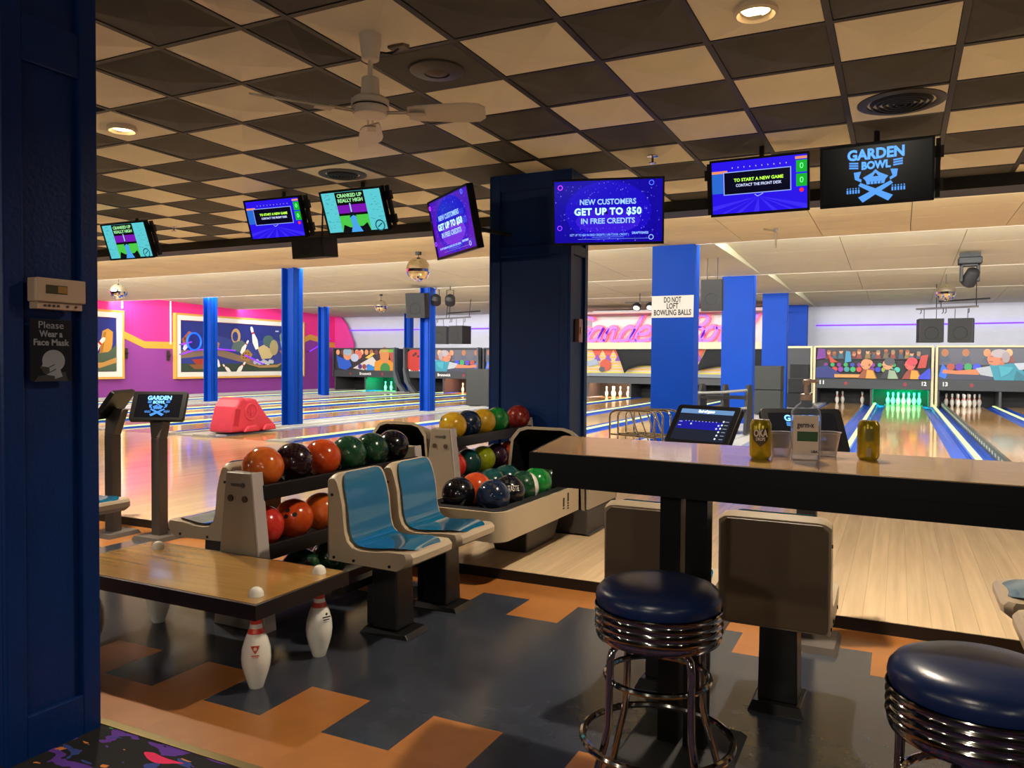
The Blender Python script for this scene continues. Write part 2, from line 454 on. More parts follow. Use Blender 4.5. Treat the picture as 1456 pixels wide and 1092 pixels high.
ceil = struct(b.build('ceiling', M('ceiling_void', '0c0b0a', 0.9)), 'black and cream checkered tile ceiling')
TM = {}
for wname, w in (('w', 0.61), ('h', 0.307)):
    TM[wname, 0] = ctile(w, 0.61, 0.045).mesh('ceiling_tile', m_ct_black)
    TM[wname, 1] = ctile(w, 0.61, 0.045).mesh('ceiling_tile', m_ct_white)
for (nm, w, d) in (('flat', 0.61, 0.61), ('flath', 0.307, 0.61), ('end', 0.61, 0.33), ('endh', 0.307, 0.33)):
    flat = MB(); flat.box(0.02, w-0.02, 0.02, d-0.02, -0.006, 0.02)
    TM[nm, 0] = flat.mesh('ceiling_tile', m_ct_black); TM[nm, 1] = flat.mesh('ceiling_tile', m_ct_white)
XC = -2.788; YR = 3.676
cols = []          # (x left, width key, parity index)
for c in range(0, 9): cols.append((XC+0.61*c, 'w', c))
cols.append((XC-0.307, 'h', -1))
for c in range(0, 16): cols.append((XC-0.307-0.61*(c+1), 'w', -2-c))
seen_tiles = 0
for (x, key, ci) in cols:
    for r in range(-3, 8):
        y = YR+0.61*r
        if y+0.3 < 1.3 or (x < -5.2 and r < 0) or (x > 1.4 and r < 2) or (x < -9 and r < 3) or (x > 2.5): continue
        if y < abs(x)*0.45-0.6: continue
        white = (ci+r) % 2 != 0
        k = key
        if (ci, r) in ((0, 0), (4, 3), (-4, 3)) or (ci in (-2, 0) and r in (4, 5)): k = 'flat'
        if ci == -1 and r in (4, 5): k = 'flath'
        if r == 7: k = 'end' if key == 'w' else 'endh'
        put('ceiling_tile', TM[k, int(white)], ceil, (x, y, CEIL)); seen_tiles += 1
# plain field where the tiles are out of view
g = MB()
for (x, key, ci) in cols:
    g.box(x-0.017, x+0.017, -5, 8.26, CEIL-0.006, CEIL+0.04)
g.box(cols[8][0]+0.61-0.017, cols[8][0]+0.61+0.017, -5, 8.26, CEIL-0.006, CEIL+0.04)
gy = MB()
for r in range(-14, 8): gy.box(-24, 8, YR+0.61*r-0.017, YR+0.61*r+0.017, CEIL-0.005, CEIL+0.039)
o = g.build('grid_bars', m_grid, ceil); o['kind'] = 'stuff'
o = gy.build('grid_cross_bars', m_grid, ceil); o['kind'] = 'stuff'
# header beam
b = MB(); b.box(-24, 8, 8.26, 8.62, 2.965, 3.4); struct(b.build('trim_header_beam', m_black), 'black header beam at the end of the checkered ceiling')

# ---- lane ceiling: tan soffit then saw-tooth panels with lamps hidden behind each drop
m_tan = M('soffit_tan', 'd0bf92', 0.85, noise=0.05, ns=1.5, rand=0.06)
m_pan = M('lane_ceiling_panel', 'c8c5a8', 0.8, noise=0.03, ns=1.5, rand=0.02)
m_seam = M('ceiling_seam', '8b8268', 0.9)
ub = MB(); ub.box(0, 1, 0, 1, 0, 1)
u_tan = ub.mesh('soffit_tile', m_tan); u_pan = ub.mesh('ceiling_panel', m_pan)
b = MB(); b.box(-24, 8, 8.62, 11.98, 3.19, 3.3)
sf = struct(b.build('ceiling_soffit', M('soffit_seam', '5a4c34', 0.9)), 'tan tiled soffit past the black beam')
for i in range(22):
    for j in range(6):
        x = -16.4+i*1.1; y = 8.63+j*0.558
        if x > 3.5: continue
        put('soffit_tile', u_tan, sf, (x+0.004, y+0.004, 3.17), scale=(1.092, 0.55, 0.02))
b = MB(); b.box(-24, -16.4, 8.62, 11.98, 3.17, 3.19); b.box(3.4, 8, 8.62, 11.98, 3.17, 3.19); b.build('soffit_field', m_tan, sf)
EDGES = [(12.0, 3.17), (17.3, 3.25), (22.9, 3.34), (29.2, 3.36)]
RISE = 0.27
m_riser_w = M('cove_white', 'dcd8cc', 0.8)
lc = MB()
for (y0, z0), (y1, z1) in zip(EDGES[:-1], EDGES[1:]):
    lc.hexa([(-24, y0, z0+RISE+0.012), (8, y0, z0+RISE+0.012), (8, y1, z1+0.012), (-24, y1, z1+0.012), (-24, y0, z0+RISE+0.05), (8, y0, z0+RISE+0.05), (8, y1, z1+0.05), (-24, y1, z1+0.05)])
lceil = struct(lc.build('ceiling_lanes', m_seam), 'stepped pale ceiling over the lanes')
rz = MB()
for (y0, z0) in EDGES[:-1]: rz.box(-24, 8, y0-0.02, y0+0.02, z0-0.006, z0+RISE+0.03)
rz.build('cove_riser', m_riser_w, lceil)
for (y0, z0), (y1, z1) in zip(EDGES[:-1], EDGES[1:]):
    n = 4; L_ = y1-y0-0.03; ang = math.atan2(z1-z0-RISE, L_)
    for (a, c) in ((-23.4, -3.65), (-2.65, 4.4)):
        k = max(1, round((c-a)/1.75)); w = (c-a)/k
        for i in range(k):
            for j in range(n):
                t = j/n
                put('ceiling_panel', u_pan, lceil, (a+i*w+0.005, y0+0.025+L_*t, z0+RISE+(z1-z0-RISE)*t), (ang, 0, 0), scale=(w-0.01, L_/n-0.012, 0.012))
# flat strips of ceiling along the column lines
cs = MB()
for (a, c) in ((-3.65, -2.65),):
    for (y0, z0), (y1, z1) in zip(EDGES[:-1], EDGES[1:]):
        cs.box(a, c, y0+0.02, y1-0.02, z1, z1+0.4)
struct(cs.build('ceiling_column_strip', m_pan))
# purple light line on the far wall
def led(name, pts, label, col='5a28ff', es=2.4, r=0.022):
    q = MB(); q.tube(pts, r, 8)
    o = tag(q.build(name, M('neon_'+col, col, 0.4, emit=col, es=es)), label, 'light strip')
    for e in (pts[0], pts[-1]):                       # clips back to the wall
        w = (e[0], 29.199, e[2]) if e[1] > 29 else (-23.27 if e[1] < 26.6 else -23.386, e[1], e[2])
        c = MB(); c.cyl(e, w, r*0.6, 6); c.build('clip', m_black, o)
    return o
led('light_strip', [(-2.6, 29.15, 2.71), (0.7, 29.15, 2.70)], 'violet light strip on white far wall, left of the hanging speaker pair')
led('light_strip', [(0.75, 29.15, 2.70), (7.6, 29.15, 2.74)], 'violet light strip on white far wall, behind and right of the hanging speaker pair')
led('light_strip', [(-22.7, 29.1, 2.76), (-11.6, 29.1, 2.76)], 'violet light strip along the far wall above the left masking murals')
# ================================================================ COLUMNS
m_blue_dark = M('column_navy', '072a62', 0.4, spec=0.25, noise=0.10, ns=4, bump=0.15, bs=60)
m_blue = M('column_blue', '003a9e', 0.5, spec=0.15, noise=0.06, ns=2, bump=0.05, bs=40)
def clad(name, x0, x1, y0, y1, z0, z1, rails, label):
    """square column clad with stiles and rails around sunk panels"""
    b = MB(); i = 0.022; b.box(x0+i, x1-i, y0+i, y1-i, z0, z1)
    o = struct(b.build(name, m_blue_dark), label)
    q = MB(); s = min(0.07, (y1-y0)*0.2)
    for (sx) in (x0, x1):
        d = 1 if sx == x1 else -1
        xa, xb = sorted((sx, sx-d*i))
        for (ya, yb) in ((y0, y0+s), (y1-s, y1)): MB.box(q, xa, xb, ya, yb, z0, z1)
    q.build('stile', m_blue_dark, o, bevel=0.004)
    q = MB()
    for sy in (y0, y1):
        d = 1 if sy == y1 else -1
        ya, yb = sorted((sy, sy-d*i))
        for (xa, xb) in ((x0+i, x0+0.11), (x1-0.11, x1-i)): q.box(xa, xb, ya, yb, z0, z1)
    q.build('stile', m_blue_dark, o, bevel=0.004)
    for (za, zb) in rails:
        q = MB()
        q.box(x0, x0+i, y0+s, y1-s, za, zb); q.box(x1-i, x1, y0+s, y1-s, za, zb)
        q.box(x0+0.11, x1-0.11, y0, y0+i, za, zb); q.box(x0+0.11, x1-0.11, y1-i, y1, za, zb)
        q.build('rail', m_blue_dark, o, bevel=0.004)
    return o
clad('trim_column_near', -3.44, -2.61, 1.556, 1.893, 0, CEIL, [(0, 0.15), (2.345, 2.50), (2.95, CEIL)], 'dark blue panelled column in the left foreground')
clad('trim_column_middle', -3.45, -2.63, 6.5, 6.93, S, CEIL, [(S, 0.25), (2.33, 2.42), (2.93, CEIL)], 'dark navy panelled column behind the ball racks')
# lane columns: boxed on the right line, bare steel on the two left lines
for (y, zt) in ((11.93, 3.25), (17.3, 3.28), (22.9, 3.38), (28.2, 3.4)):
    b = MB(); b.box(-3.47, -2.81, y, y+0.34, S, zt)
    struct(b.build('trim_column_boxed', m_blue, bevel=0.006), 'bright blue boxed column between the lanes')
def ibeam(x, y, zt):
    b = MB()
    b.box(x-0.15, x+0.15, y-0.012, y+0.012, S, zt); b.box(x-0.15, x-0.125, y-0.14, y+0.14, S, zt); b.box(x+0.125, x+0.15, y-0.14, y+0.14, S, zt)
    b.box(x-0.06, x+0.06, y-0.06, y+0.06, S, zt)
    o = struct(b.build('trim_column_steel', m_blue, bevel=0.004), 'slim blue steel column between the lanes')
for (x, y, zt) in ((-10.77, 12.0, 3.45), (-10.95, 17.25, 3.5), (-10.95, 22.9, 3.6), (-19.0, 12.0, 3.45), (-18.95, 17.5, 3.52), (-19.1, 22.95, 3.6), (-18.85, 28.2, 3.4)):
    ibeam(x, y, zt)

# notices on the columns
m_paper = M('sign_white', 'c9c7c2', 0.6); m_ink = M('ink_black', '101014', 0.6)
sg = thing('sign', 'white notice reading DO NOT LOFT BOWLING BALLS on boxed blue column', 'sign', (-3.14, 11.925, 2.23))
b = MB(); b.box(-0.325, 0.325, -0.006, 0.004, -0.168, 0.168); b.build('board', m_paper, sg)
for s_, z, w in (('DO NOT', 0.10, 0.27), ('LOFT', 0.005, 0.18), ('BOWLING BALLS', -0.095, 0.58)):
    text(s_, 0.12, m_ink, sg, (0, -0.008, z), bold=0.0025, width=w)
fm = thing('sign', 'dark notice asking for a face mask, on the near blue column', 'sign', (-2.606, 1.711, 1.39), (0, 0, PI/2))
b = MB(); b.box(-0.074, 0.074, -0.003, 0.0, -0.108, 0.104); b.build('board', M('sign_navy', '0a0e18', 0.5, spec=0.2), fm, bevel=0.002)
m_sg = M('sign_grey', '8e9096', 0.6)
text('Please', 0.034, m_sg, fm, (0, -0.0036, 0.083), width=0.088)
text('Wear a', 0.030, m_sg, fm, (0, -0.0036, 0.053), bold=0.0008, width=0.082)
text('Face Mask', 0.030, m_sg, fm, (0, -0.0036, 0.024), bold=0.0008, width=0.126)
p = Paint(0.0002)
p.poly([(-0.045, -0.090), (0.05, -0.075), (0.06, -0.108), (-0.06, -0.108)], '2b2a2c')
p.poly([(0.048*math.cos(t*PI/10)*0.85+0.008, -0.038+0.038*math.sin(t*PI/10)) for t in range(-3, 12)] + [(-0.038, -0.06), (-0.02, -0.085), (0.012, -0.09), (0.012, -0.10), (0.04, -0.092)], '8e9096')
p.poly([(-0.038, -0.056), (-0.008, -0.060), (-0.006, -0.078), (-0.018, -0.086), (-0.030, -0.078)], '2a2722')
p.line(-0.008, -0.060, 0.012, -0.050, 0.003, '10141f'); p.line(-0.006, -0.078, 0.016, -0.066, 0.003, '10141f')
p.build('print', paint_mat('print_flat'), fm, (0, -0.0036, 0))
th = thing('thermostat', 'beige wall thermostat with small amber display on the near blue column', 'thermostat', (-2.588, 1.722, 1.58), (0, 0, PI/2))
m_beige = M('beige_plastic', 'c9ab90', 0.5)
b = MB(); b.box(-0.087, 0.087, -0.03, 0.024, -0.03, 0.05); b.build('body', m_beige, th, bevel=0.004)
b = MB(); b.box(-0.080, 0.080, -0.02, 0.024, -0.054, -0.03); b.build('button_bar', m_beige, th, bevel=0.002)
b = MB(); b.box(-0.057, 0.018, -0.0315, -0.03, -0.002, 0.027); b.build('display', M('display_olive', '4a4426', 0.3), th)
b = MB(); b.box(-0.016, 0.016, -0.0325, -0.0315, 0.001, 0.024); b.build('display_digits', M('display_amber', 'a87a30', 0.4), th)
for x in (-0.055, -0.04, -0.024, -0.008, 0.025, 0.055):
    b = MB(); b.cyl((x, -0.023, -0.042), (x, -0.019, -0.042), 0.0045, 10); b.build('button', M('button_brown', '4a3226', 0.5), th)
pl = thing('light_switch', 'small coppery switch plate on the right side of middle column', 'switch plate', (-2.615, 6.69, 1.65), (0, 0, PI/2))
b = MB(); b.box(-0.045, 0.045, -0.012, 0.03, -0.105, 0.105); b.build('plate', M('copper_plate', 'a8786a', 0.3, metal=0.6), pl, bevel=0.003)
b = MB(); b.box(-0.012, 0.012, -0.022, -0.012, -0.03, 0.03); b.build('toggle', m_beige, pl)

# ================================================================ PICTURES ON THE LEFT WALL
m_frame_gold = M('frame_gold', 'd8a24a', 0.5); m_mat = M('frame_white', 'e6e4da', 0.6)
def picture(y0, y1, z0, z1, label, fn):
    cy, cz, w, h = (y0+y1)/2, (z0+z1)/2, y1-y0, z1-z0
    t = thing('framed_painting', label, 'painting', (-23.3, cy, cz), (0, 0, PI/2))
    for (nm, m, o_, i_, d) in (('frame', m_frame_gold, 0.0, 0.07, -0.07), ('mat_board', m_mat, 0.07, 0.24, -0.05)):
        q = MB()
        x0, x1, a0, a1 = -w/2+o_, w/2-o_, -h/2+o_, h/2-o_; k = i_-o_
        q.box(x0, x1, d, 0.08, a0, a0+k); q.box(x0, x1, d, 0.08, a1-k, a1); q.box(x0, x0+k, d, 0.08, a0+k, a1-k); q.box(x1-k, x1, d, 0.08, a0+k, a1-k)
        q.build(nm, m, t)
    W_, H_ = w-0.52, h-0.52
    p = Paint(0.0007); fn(p, W_, H_)
    p.build('canvas', paint_mat('print_gloss', 0, 0.25), t, (0, -0.005, 0))
    return t
def pic_main(p, W, H):
    X = lambda u: -W/2+u*W
    Z = lambda v: -H/2+v*H
    p.rect(-W/2, -H/2, W/2, H/2, '24307e')
    p.poly([(X(0), Z(0.55)), (X(0.25), Z(0.75)), (X(0.5), Z(0.6)), (X(0.75), Z(0.72)), (X(1), Z(0.5)), (X(1), Z(0)), (X(0), Z(0))], '32408c')
    p.rect(-W/2, -H/2, W/2, Z(0.16), '3a4a3e')
    p.poly([(X(0), Z(0.42)), (X(0.30), Z(0.46)), (X(0.62), Z(0.20)), (X(0.60), Z(0.10)), (X(0.25), Z(0.34)), (X(0), Z(0.26))], '8a7358')
    p.poly([(X(0.01), Z(0.64)), (X(0.06), Z(0.80)), (X(0.14), Z(0.72)), (X(0.12), Z(0.52)), (X(0.02), Z(0.48))], 'a8683a')
    for k in range(4): p.rect(X(0.025+k*0.022), Z(0.62), X(0.035+k*0.022), Z(0.68), '6a3c20')
    p.poly([(X(0.2), Z(0.5)), (X(0.24), Z(0.66)), (X(0.29), Z(0.58)), (X(0.28), Z(0.46))], 'b0783c')
    p.poly([(X(0.08), Z(0.24)), (X(0.22), Z(0.27)), (X(0.28), Z(0.16)), (X(0.14), Z(0.05))], 'a8402c')
    p.poly([(X(0.06), Z(0.14)), (X(0.10), Z(0.05)), (X(0.24), Z(0.04)), (X(0.2), Z(0.14))], '8a5a34')
    p.disc(X(0.42), Z(0.74), 0.24, 'c8a468', 0.30); p.disc(X(0.415), Z(0.73), 0.15, '2e3a84', 0.19)
    p.poly([(X(0.40), Z(0.6)), (X(0.47), Z(0.66)), (X(0.52), Z(0.55)), (X(0.46), Z(0.4)), (X(0.38), Z(0.45))], '5a6e6a')
    p.poly([(X(0.46), Z(0.40)), (X(0.52), Z(0.47)), (X(0.56), Z(0.36)), (X(0.53), Z(0.20)), (X(0.46), Z(0.26))], 'b08440')
    for a in range(3):
        for c in range(3): p.rect(X(0.475+a*0.022), Z(0.27+c*0.05), X(0.487+a*0.022), Z(0.30+c*0.05), '6a4a20')
    p.poly([(X(0.60), Z(0.5)), (X(0.66), Z(0.58)), (X(0.72), Z(0.48)), (X(0.77), Z(0.62)), (X(0.78), Z(0.48)), (X(0.72), Z(0.28)), (X(0.64), Z(0.26))], 'c2b07a')
    p.disc(X(0.70), Z(0.66), 0.32, '46645c', 0.24); p.disc(X(0.75), Z(0.52), 0.25, 'a89a6a', 0.32)
    for k in range(9): p.disc(X(0.58+k*0.019), Z(0.19+0.025*math.sin(k*1.9)), 0.10, 'b8c0c4', 0.09, 8)
    p.poly([(X(0.80), Z(0.80)), (X(0.83), Z(0.90)), (X(0.86), Z(0.84)), (X(0.87), Z(0.66)), (X(0.81), Z(0.62))], '7e9a70')
    p.poly([(X(0.81), Z(0.66)), (X(0.87), Z(0.72)), (X(0.86), Z(0.52)), (X(0.82), Z(0.50))], 'b4bcc8')
    p.poly([(X(0.80), Z(0.45)), (X(0.90), Z(0.52)), (X(0.93), Z(0.34)), (X(0.86), Z(0.22))], 'a86a34')
    p.poly([(X(0.86), Z(0.34)), (X(1.0), Z(0.50)), (X(1.0), Z(0.18)), (X(0.88), Z(0.16))], 'b4762e')
    p.poly([(X(0.50), Z(0.16)), (X(0.62), Z(0.07)), (X(0.78), Z(0.08)), (X(0.84), Z(0.2)), (X(0.78), Z(0.14)), (X(0.62), Z(0.12))], 'b08a54')
    p.disc(X(0.9), Z(0.14), 0.2, '2f4c9a', 0.12)
    for (u, v, h, r) in ((0.05, 0.56, 0.62, -0.7), (0.26, 0.24, 0.62, 0.5), (0.49, 0.52, 0.66, -0.65), (0.57, 0.72, 0.95, 0.35), (0.86, 0.58, 0.60, -0.4), (0.46, 0.08, 0.62, -0.8), (0.34, 0.06, 0.5, 0.9)):
        p.pin(X(u), Z(v), h, r)
    p.line(X(0.76), Z(0.885), X(0.79), Z(0.89), 0.05, 'c8d0e0')
def pic_left(p, W, H):
    X = lambda u: W/2-u
    Z = lambda v: -H/2+v*H
    p.rect(-W/2, -H/2, W/2, H/2, '24307e')
    p.poly([(X(0.9), Z(0.3)), (X(0.62), Z(0.3)), (X(0.5), Z(0.75)), (X(0.3), Z(0.8)), (X(0.12), Z(0.74)), (X(0.14), Z(0.5)), (X(0.3), Z(0.2)), (X(2.6), Z(0.2)), (X(2.6), Z(0.7))], 'c8923c')
    p.poly([(X(0.46), Z(0.72)), (X(0.36), Z(0.74)), (X(0.5), Z(0.35)), (X(0.6), Z(0.35))], 'a8702a')
    p.poly([(X(0.3), Z(0.36)), (X(0), Z(0.5)), (X(0), Z(0)), (X(2.8), Z(0)), (X(2.8), Z(0.2))], '4a5c4a')
    p.poly([(X(2.8), Z(0.14)), (X(0.5), Z(0.16)), (X(0), Z(0.26)), (X(0), Z(0.16)), (X(0.6), Z(0.06)), (X(2.8), Z(0.04))], 'b88a48')
    p.pin(X(0.72), Z(0.44), 0.9, -0.75)
    p.pin(X(1.9), Z(0.6), 0.9, 0.5)
picture(19.87, 26.67, 0.66, 3.03, 'large framed painting of tumbling pins and buildings on purple wall', pic_main)
picture(13.4, 17.80, 0.70, 2.97, 'framed painting cut off by the near blue column', pic_left)
# reflections in the large painting's glass, built as a glowing ring and tubes
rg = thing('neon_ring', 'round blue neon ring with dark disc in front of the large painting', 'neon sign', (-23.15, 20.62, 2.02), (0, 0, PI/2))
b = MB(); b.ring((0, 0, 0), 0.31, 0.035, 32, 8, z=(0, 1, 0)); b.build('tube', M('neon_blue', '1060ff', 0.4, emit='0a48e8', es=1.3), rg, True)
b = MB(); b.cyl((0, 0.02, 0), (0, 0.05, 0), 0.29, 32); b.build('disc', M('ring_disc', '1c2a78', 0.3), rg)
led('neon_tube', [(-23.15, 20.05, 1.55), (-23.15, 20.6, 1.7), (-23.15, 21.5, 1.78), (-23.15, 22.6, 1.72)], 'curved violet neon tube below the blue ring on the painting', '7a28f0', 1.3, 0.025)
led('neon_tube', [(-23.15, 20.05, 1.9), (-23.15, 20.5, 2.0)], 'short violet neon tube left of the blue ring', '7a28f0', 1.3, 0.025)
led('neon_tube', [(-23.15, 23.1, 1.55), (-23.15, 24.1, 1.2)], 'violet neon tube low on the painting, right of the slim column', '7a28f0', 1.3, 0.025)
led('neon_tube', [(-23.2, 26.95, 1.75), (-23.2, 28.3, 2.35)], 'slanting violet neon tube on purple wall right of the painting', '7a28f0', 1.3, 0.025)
for (y, z) in ((19.66, 1.5), (17.95, 1.55)):
    f = thing('wall_bracket', 'small dark metal bracket on wall %s the large painting' % ('just left of' if y > 19 else 'well left of'), 'bracket', (-23.36, y, z))
    q = MB(); q.box(-0.02, 0.02, -0.06, 0.06, -0.18, 0.18); q.build('plate', M('bronze_dark', '4a4038', 0.4, metal=0.5), f)
    q = MB(); q.cyl((0.02, 0, 0), (0.1, 0, 0.02), 0.04, 10); q.build('knob', M('bronze_dark'), f)
# ================================================================ MASKING UNITS, PINS, SIGN
YM = 27.6
m_unit = M('unit_charcoal', '33373b', 0.5); m_unit_dark = M('unit_black', '121315', 0.6)
m_cream = M('unit_cream', 'cfc39a', 0.5); m_white_print = M('print_white', 'e8e8e4', 0.5)
pm_print = paint_mat('print_flat')
SK = ['c98a5e', 'e0a878', 'a86a44', 'd8956a']
def mural_crowd(p, w, h):
    X = lambda u: -w/2+u*w
    Z = lambda v: -h/2+v*h
    p.rect(-w/2, -h/2, w/2, h/2, '1c1a20'); p.rect(X(0), Z(0.68), X(1), Z(1), '34323a')
    rr = random.Random(3)
    for k in range(15):
        u = 0.12+k*0.056+rr.uniform(-0.015, 0.015); dz = rr.uniform(-0.05, 0.04); c = rr.choice(['6a2420', '3a4a5e', '8a3a30', '2a5a6e', '6a5a44', '8a6a34'])
        p.poly([(X(u-0.026), Z(0.64)), (X(u+0.026), Z(0.64)), (X(u+0.016), Z(0.78+dz)), (X(u-0.016), Z(0.80+dz))], c)
        p.disc(X(u), Z(0.84+dz), 0.058, rr.choice(['a8704c', 'b88058', '7a4a34', 'c8946a']), 0.075, 10); p.disc(X(u), Z(0.885+dz), 0.06, rr.choice(['2a1c16', '5a3a20', '8a7a5a', '3a2a2a', 'a05a2a']), 0.04, 10)
        if k % 3 == 0: p.line(X(u), Z(0.70), X(u+0.03), Z(0.80+dz), 0.03, c)
    p.rect(X(0.08), Z(0.62), X(0.9), Z(0.655), '3c3430')
    p.poly([(X(0.02), Z(0.98)), (X(0.08), Z(0.96)), (X(0.09), Z(0.66)), (X(0.0), Z(0.6))], '6a2a86')
    p.poly([(X(0.11), Z(0.8)), (X(0.16), Z(0.62)), (X(0.2), Z(0.52)), (X(0.13), Z(0.5))], 'b03a24')
    p.poly([(X(0.27), Z(0.9)), (X(0.31), Z(0.86)), (X(0.32), Z(0.55)), (X(0.26), Z(0.5))], '3a8ab0')
    p.poly([(X(0.92), Z(0.74)), (X(0.98), Z(0.78)), (X(0.96), Z(0.36)), (X(0.89), Z(0.34))], 'b8423a')
    bc = ['7a2a8a', '2f9a5e', '7a2a8a', '2f9a5e', '2a3aa8', '7a2a8a', '2f9a5e', '8a3aa0', '2f9a5e', '7a2a8a', '2f9a5e']
    for k, c in enumerate(bc): p.disc(X(0.09+k*0.06), Z(0.44), 0.065, c, 0.065, 12)
    bc = ['c03a30', '7a2a9a', '2f8a8a', '2fa05e', 'c03a3a', '7a5a2a', '6a2a8a', '2a36b0', '8aa83a', '4ab0a8', '4ab8a0']
    for k, c in enumerate(bc): p.disc(X(0.17+k*0.055), Z(0.29), 0.085, c, 0.085, 12)
    p.poly([(X(0), Z(0.34)), (X(0.1), Z(0.42)), (X(0.24), Z(0.12)), (X(0.2), Z(0.0)), (X(0), Z(0))], '1e2a70'); p.rect(X(0.17), Z(0.02), X(0.42), Z(0.13), 'c08a48')
    for (u, hc, sk, cl, c2) in ((0.45, SK[0], SK[0], '8a4a2a', 'c89038'), (0.64, '4a4c54', SK[3], '26282c', '8aa084'), (0.83, 'd8404e', 'd05a54', '8a3a2a', 'c89030')):
        p.poly([(X(u-0.07), Z(0)), (X(u+0.1), Z(0)), (X(u+0.07), Z(0.26)), (X(u), Z(0.36)), (X(u-0.04), Z(0.2))], cl)
        p.poly([(X(u), Z(0)), (X(u+0.09), Z(0)), (X(u+0.06), Z(0.26)), (X(u+0.01), Z(0.28))], c2)
        p.disc(X(u), Z(0.46), 0.15, sk, 0.17); p.disc(X(u+0.014), Z(0.55 if u > 0.5 else 0.5), 0.155, hc, 0.13 if u > 0.5 else 0.12); p.disc(X(u-0.042), Z(0.45), 0.03, sk, 0.025, 8); p.disc(X(u+0.03), Z(0.44), 0.03, '8a5038', 0.045, 8); p.line(X(u-0.035), Z(0.40), X(u-0.02), Z(0.395), 0.015, '6a3428')
    p.poly([(X(0.9), Z(0.08)), (X(0.99), Z(0.36)), (X(1), Z(0.3)), (X(1), Z(0)), (X(0.9), Z(0))], '2a3cc0')
def mural_bowler(p, w, h, flip=1):
    X = lambda u: (-w/2+u*w)*flip
    Z = lambda v: -h/2+v*h
    p.rect(-w/2, -h/2, w/2, h/2, '2c2e3a'); p.poly([(X(0), Z(0.45)), (X(1), Z(0.5)), (X(1), Z(1)), (X(0), Z(1))], '5a5c66')
    rr = random.Random(5)
    for k in range(6):
        u = 0.05+k*0.17
        p.poly([(X(u-0.04), Z(0.55)), (X(u+0.05), Z(0.55)), (X(u+0.03), Z(0.74)), (X(u-0.02), Z(0.74))], rr.choice(['6a4a44', '8a4a44', '4a5668'])); p.disc(X(u), Z(0.84), 0.1, rr.choice(SK), 0.12, 10)
    p.rect(X(0) if flip > 0 else X(1), Z(0.0), X(1) if flip > 0 else X(0), Z(0.2), '3a3e52')
    for k, c in enumerate(['a84a3a', '5a34a8', '2f9a5a', '3a4ad0']): p.disc(X(0.10+k*0.07), Z(0.40), 0.11, c, 0.11, 12)
    p.poly([(X(0), Z(0.1)), (X(0.03), Z(0.5)), (X(0.08), Z(0.3)), (X(0.06), Z(0.02))], '2a6ad8')
    p.poly([(X(0.03), Z(0.2)), (X(0.04), Z(0.32)), (X(0.14), Z(0.28)), (X(0.33), Z(0.34)), (X(0.33), Z(0.16)), (X(0.15), Z(0.17))], 'c87850')
    p.poly([(X(0.30), Z(0.36)), (X(0.42), Z(0.44)), (X(0.44), Z(0.10)), (X(0.34), Z(0.16))], 'a8b0b8')
    p.poly([(X(0.41), Z(0.48)), (X(0.62), Z(0.52)), (X(0.74), Z(0.0)), (X(0.45), Z(0.0))], '2f8a9e')
    p.poly([(X(0.60), Z(0.52)), (X(0.75), Z(0.56)), (X(0.74), Z(0.36)), (X(0.64), Z(0.32))], 'b4bcc4')
    p.poly([(X(0.74), Z(0.54)), (X(1), Z(0.62)), (X(1), Z(0.44)), (X(0.76), Z(0.4))], 'c87850')
    p.poly([(X(0.40), Z(0.5)), (X(0.52), Z(0.46)), (X(0.54), Z(0.7)), (X(0.42), Z(0.72))], 'b86e50'); p.disc(X(0.45), Z(0.66), 0.20, 'c87c5c', 0.21); p.disc(X(0.485), Z(0.82), 0.22, 'a89ea0', 0.13); p.disc(X(0.535), Z(0.70), 0.11, '9a9092', 0.17); p.disc(X(0.40), Z(0.64), 0.04, 'c87c5c', 0.03, 8); p.line(X(0.41), Z(0.72), X(0.44), Z(0.73), 0.02, '6a5a58'); p.line(X(0.405), Z(0.575), X(0.435), Z(0.57), 0.02, '7a3a30'); p.disc(X(0.50), Z(0.64), 0.035, 'a86248', 0.05, 8); p.poly([(X(0.48), Z(0.44)), (X(0.6), Z(0.4)), (X(0.56), Z(0.2)), (X(0.5), Z(0.1))], '3f9eb0'); p.poly([(X(0.62), Z(0.3)), (X(0.7), Z(0.1)), (X(0.66), Z(0.0)), (X(0.6), Z(0.0))], '236e80')
    for k in range(6): p.pin(X(0.80+k*0.035), Z(0.22), 0.40)
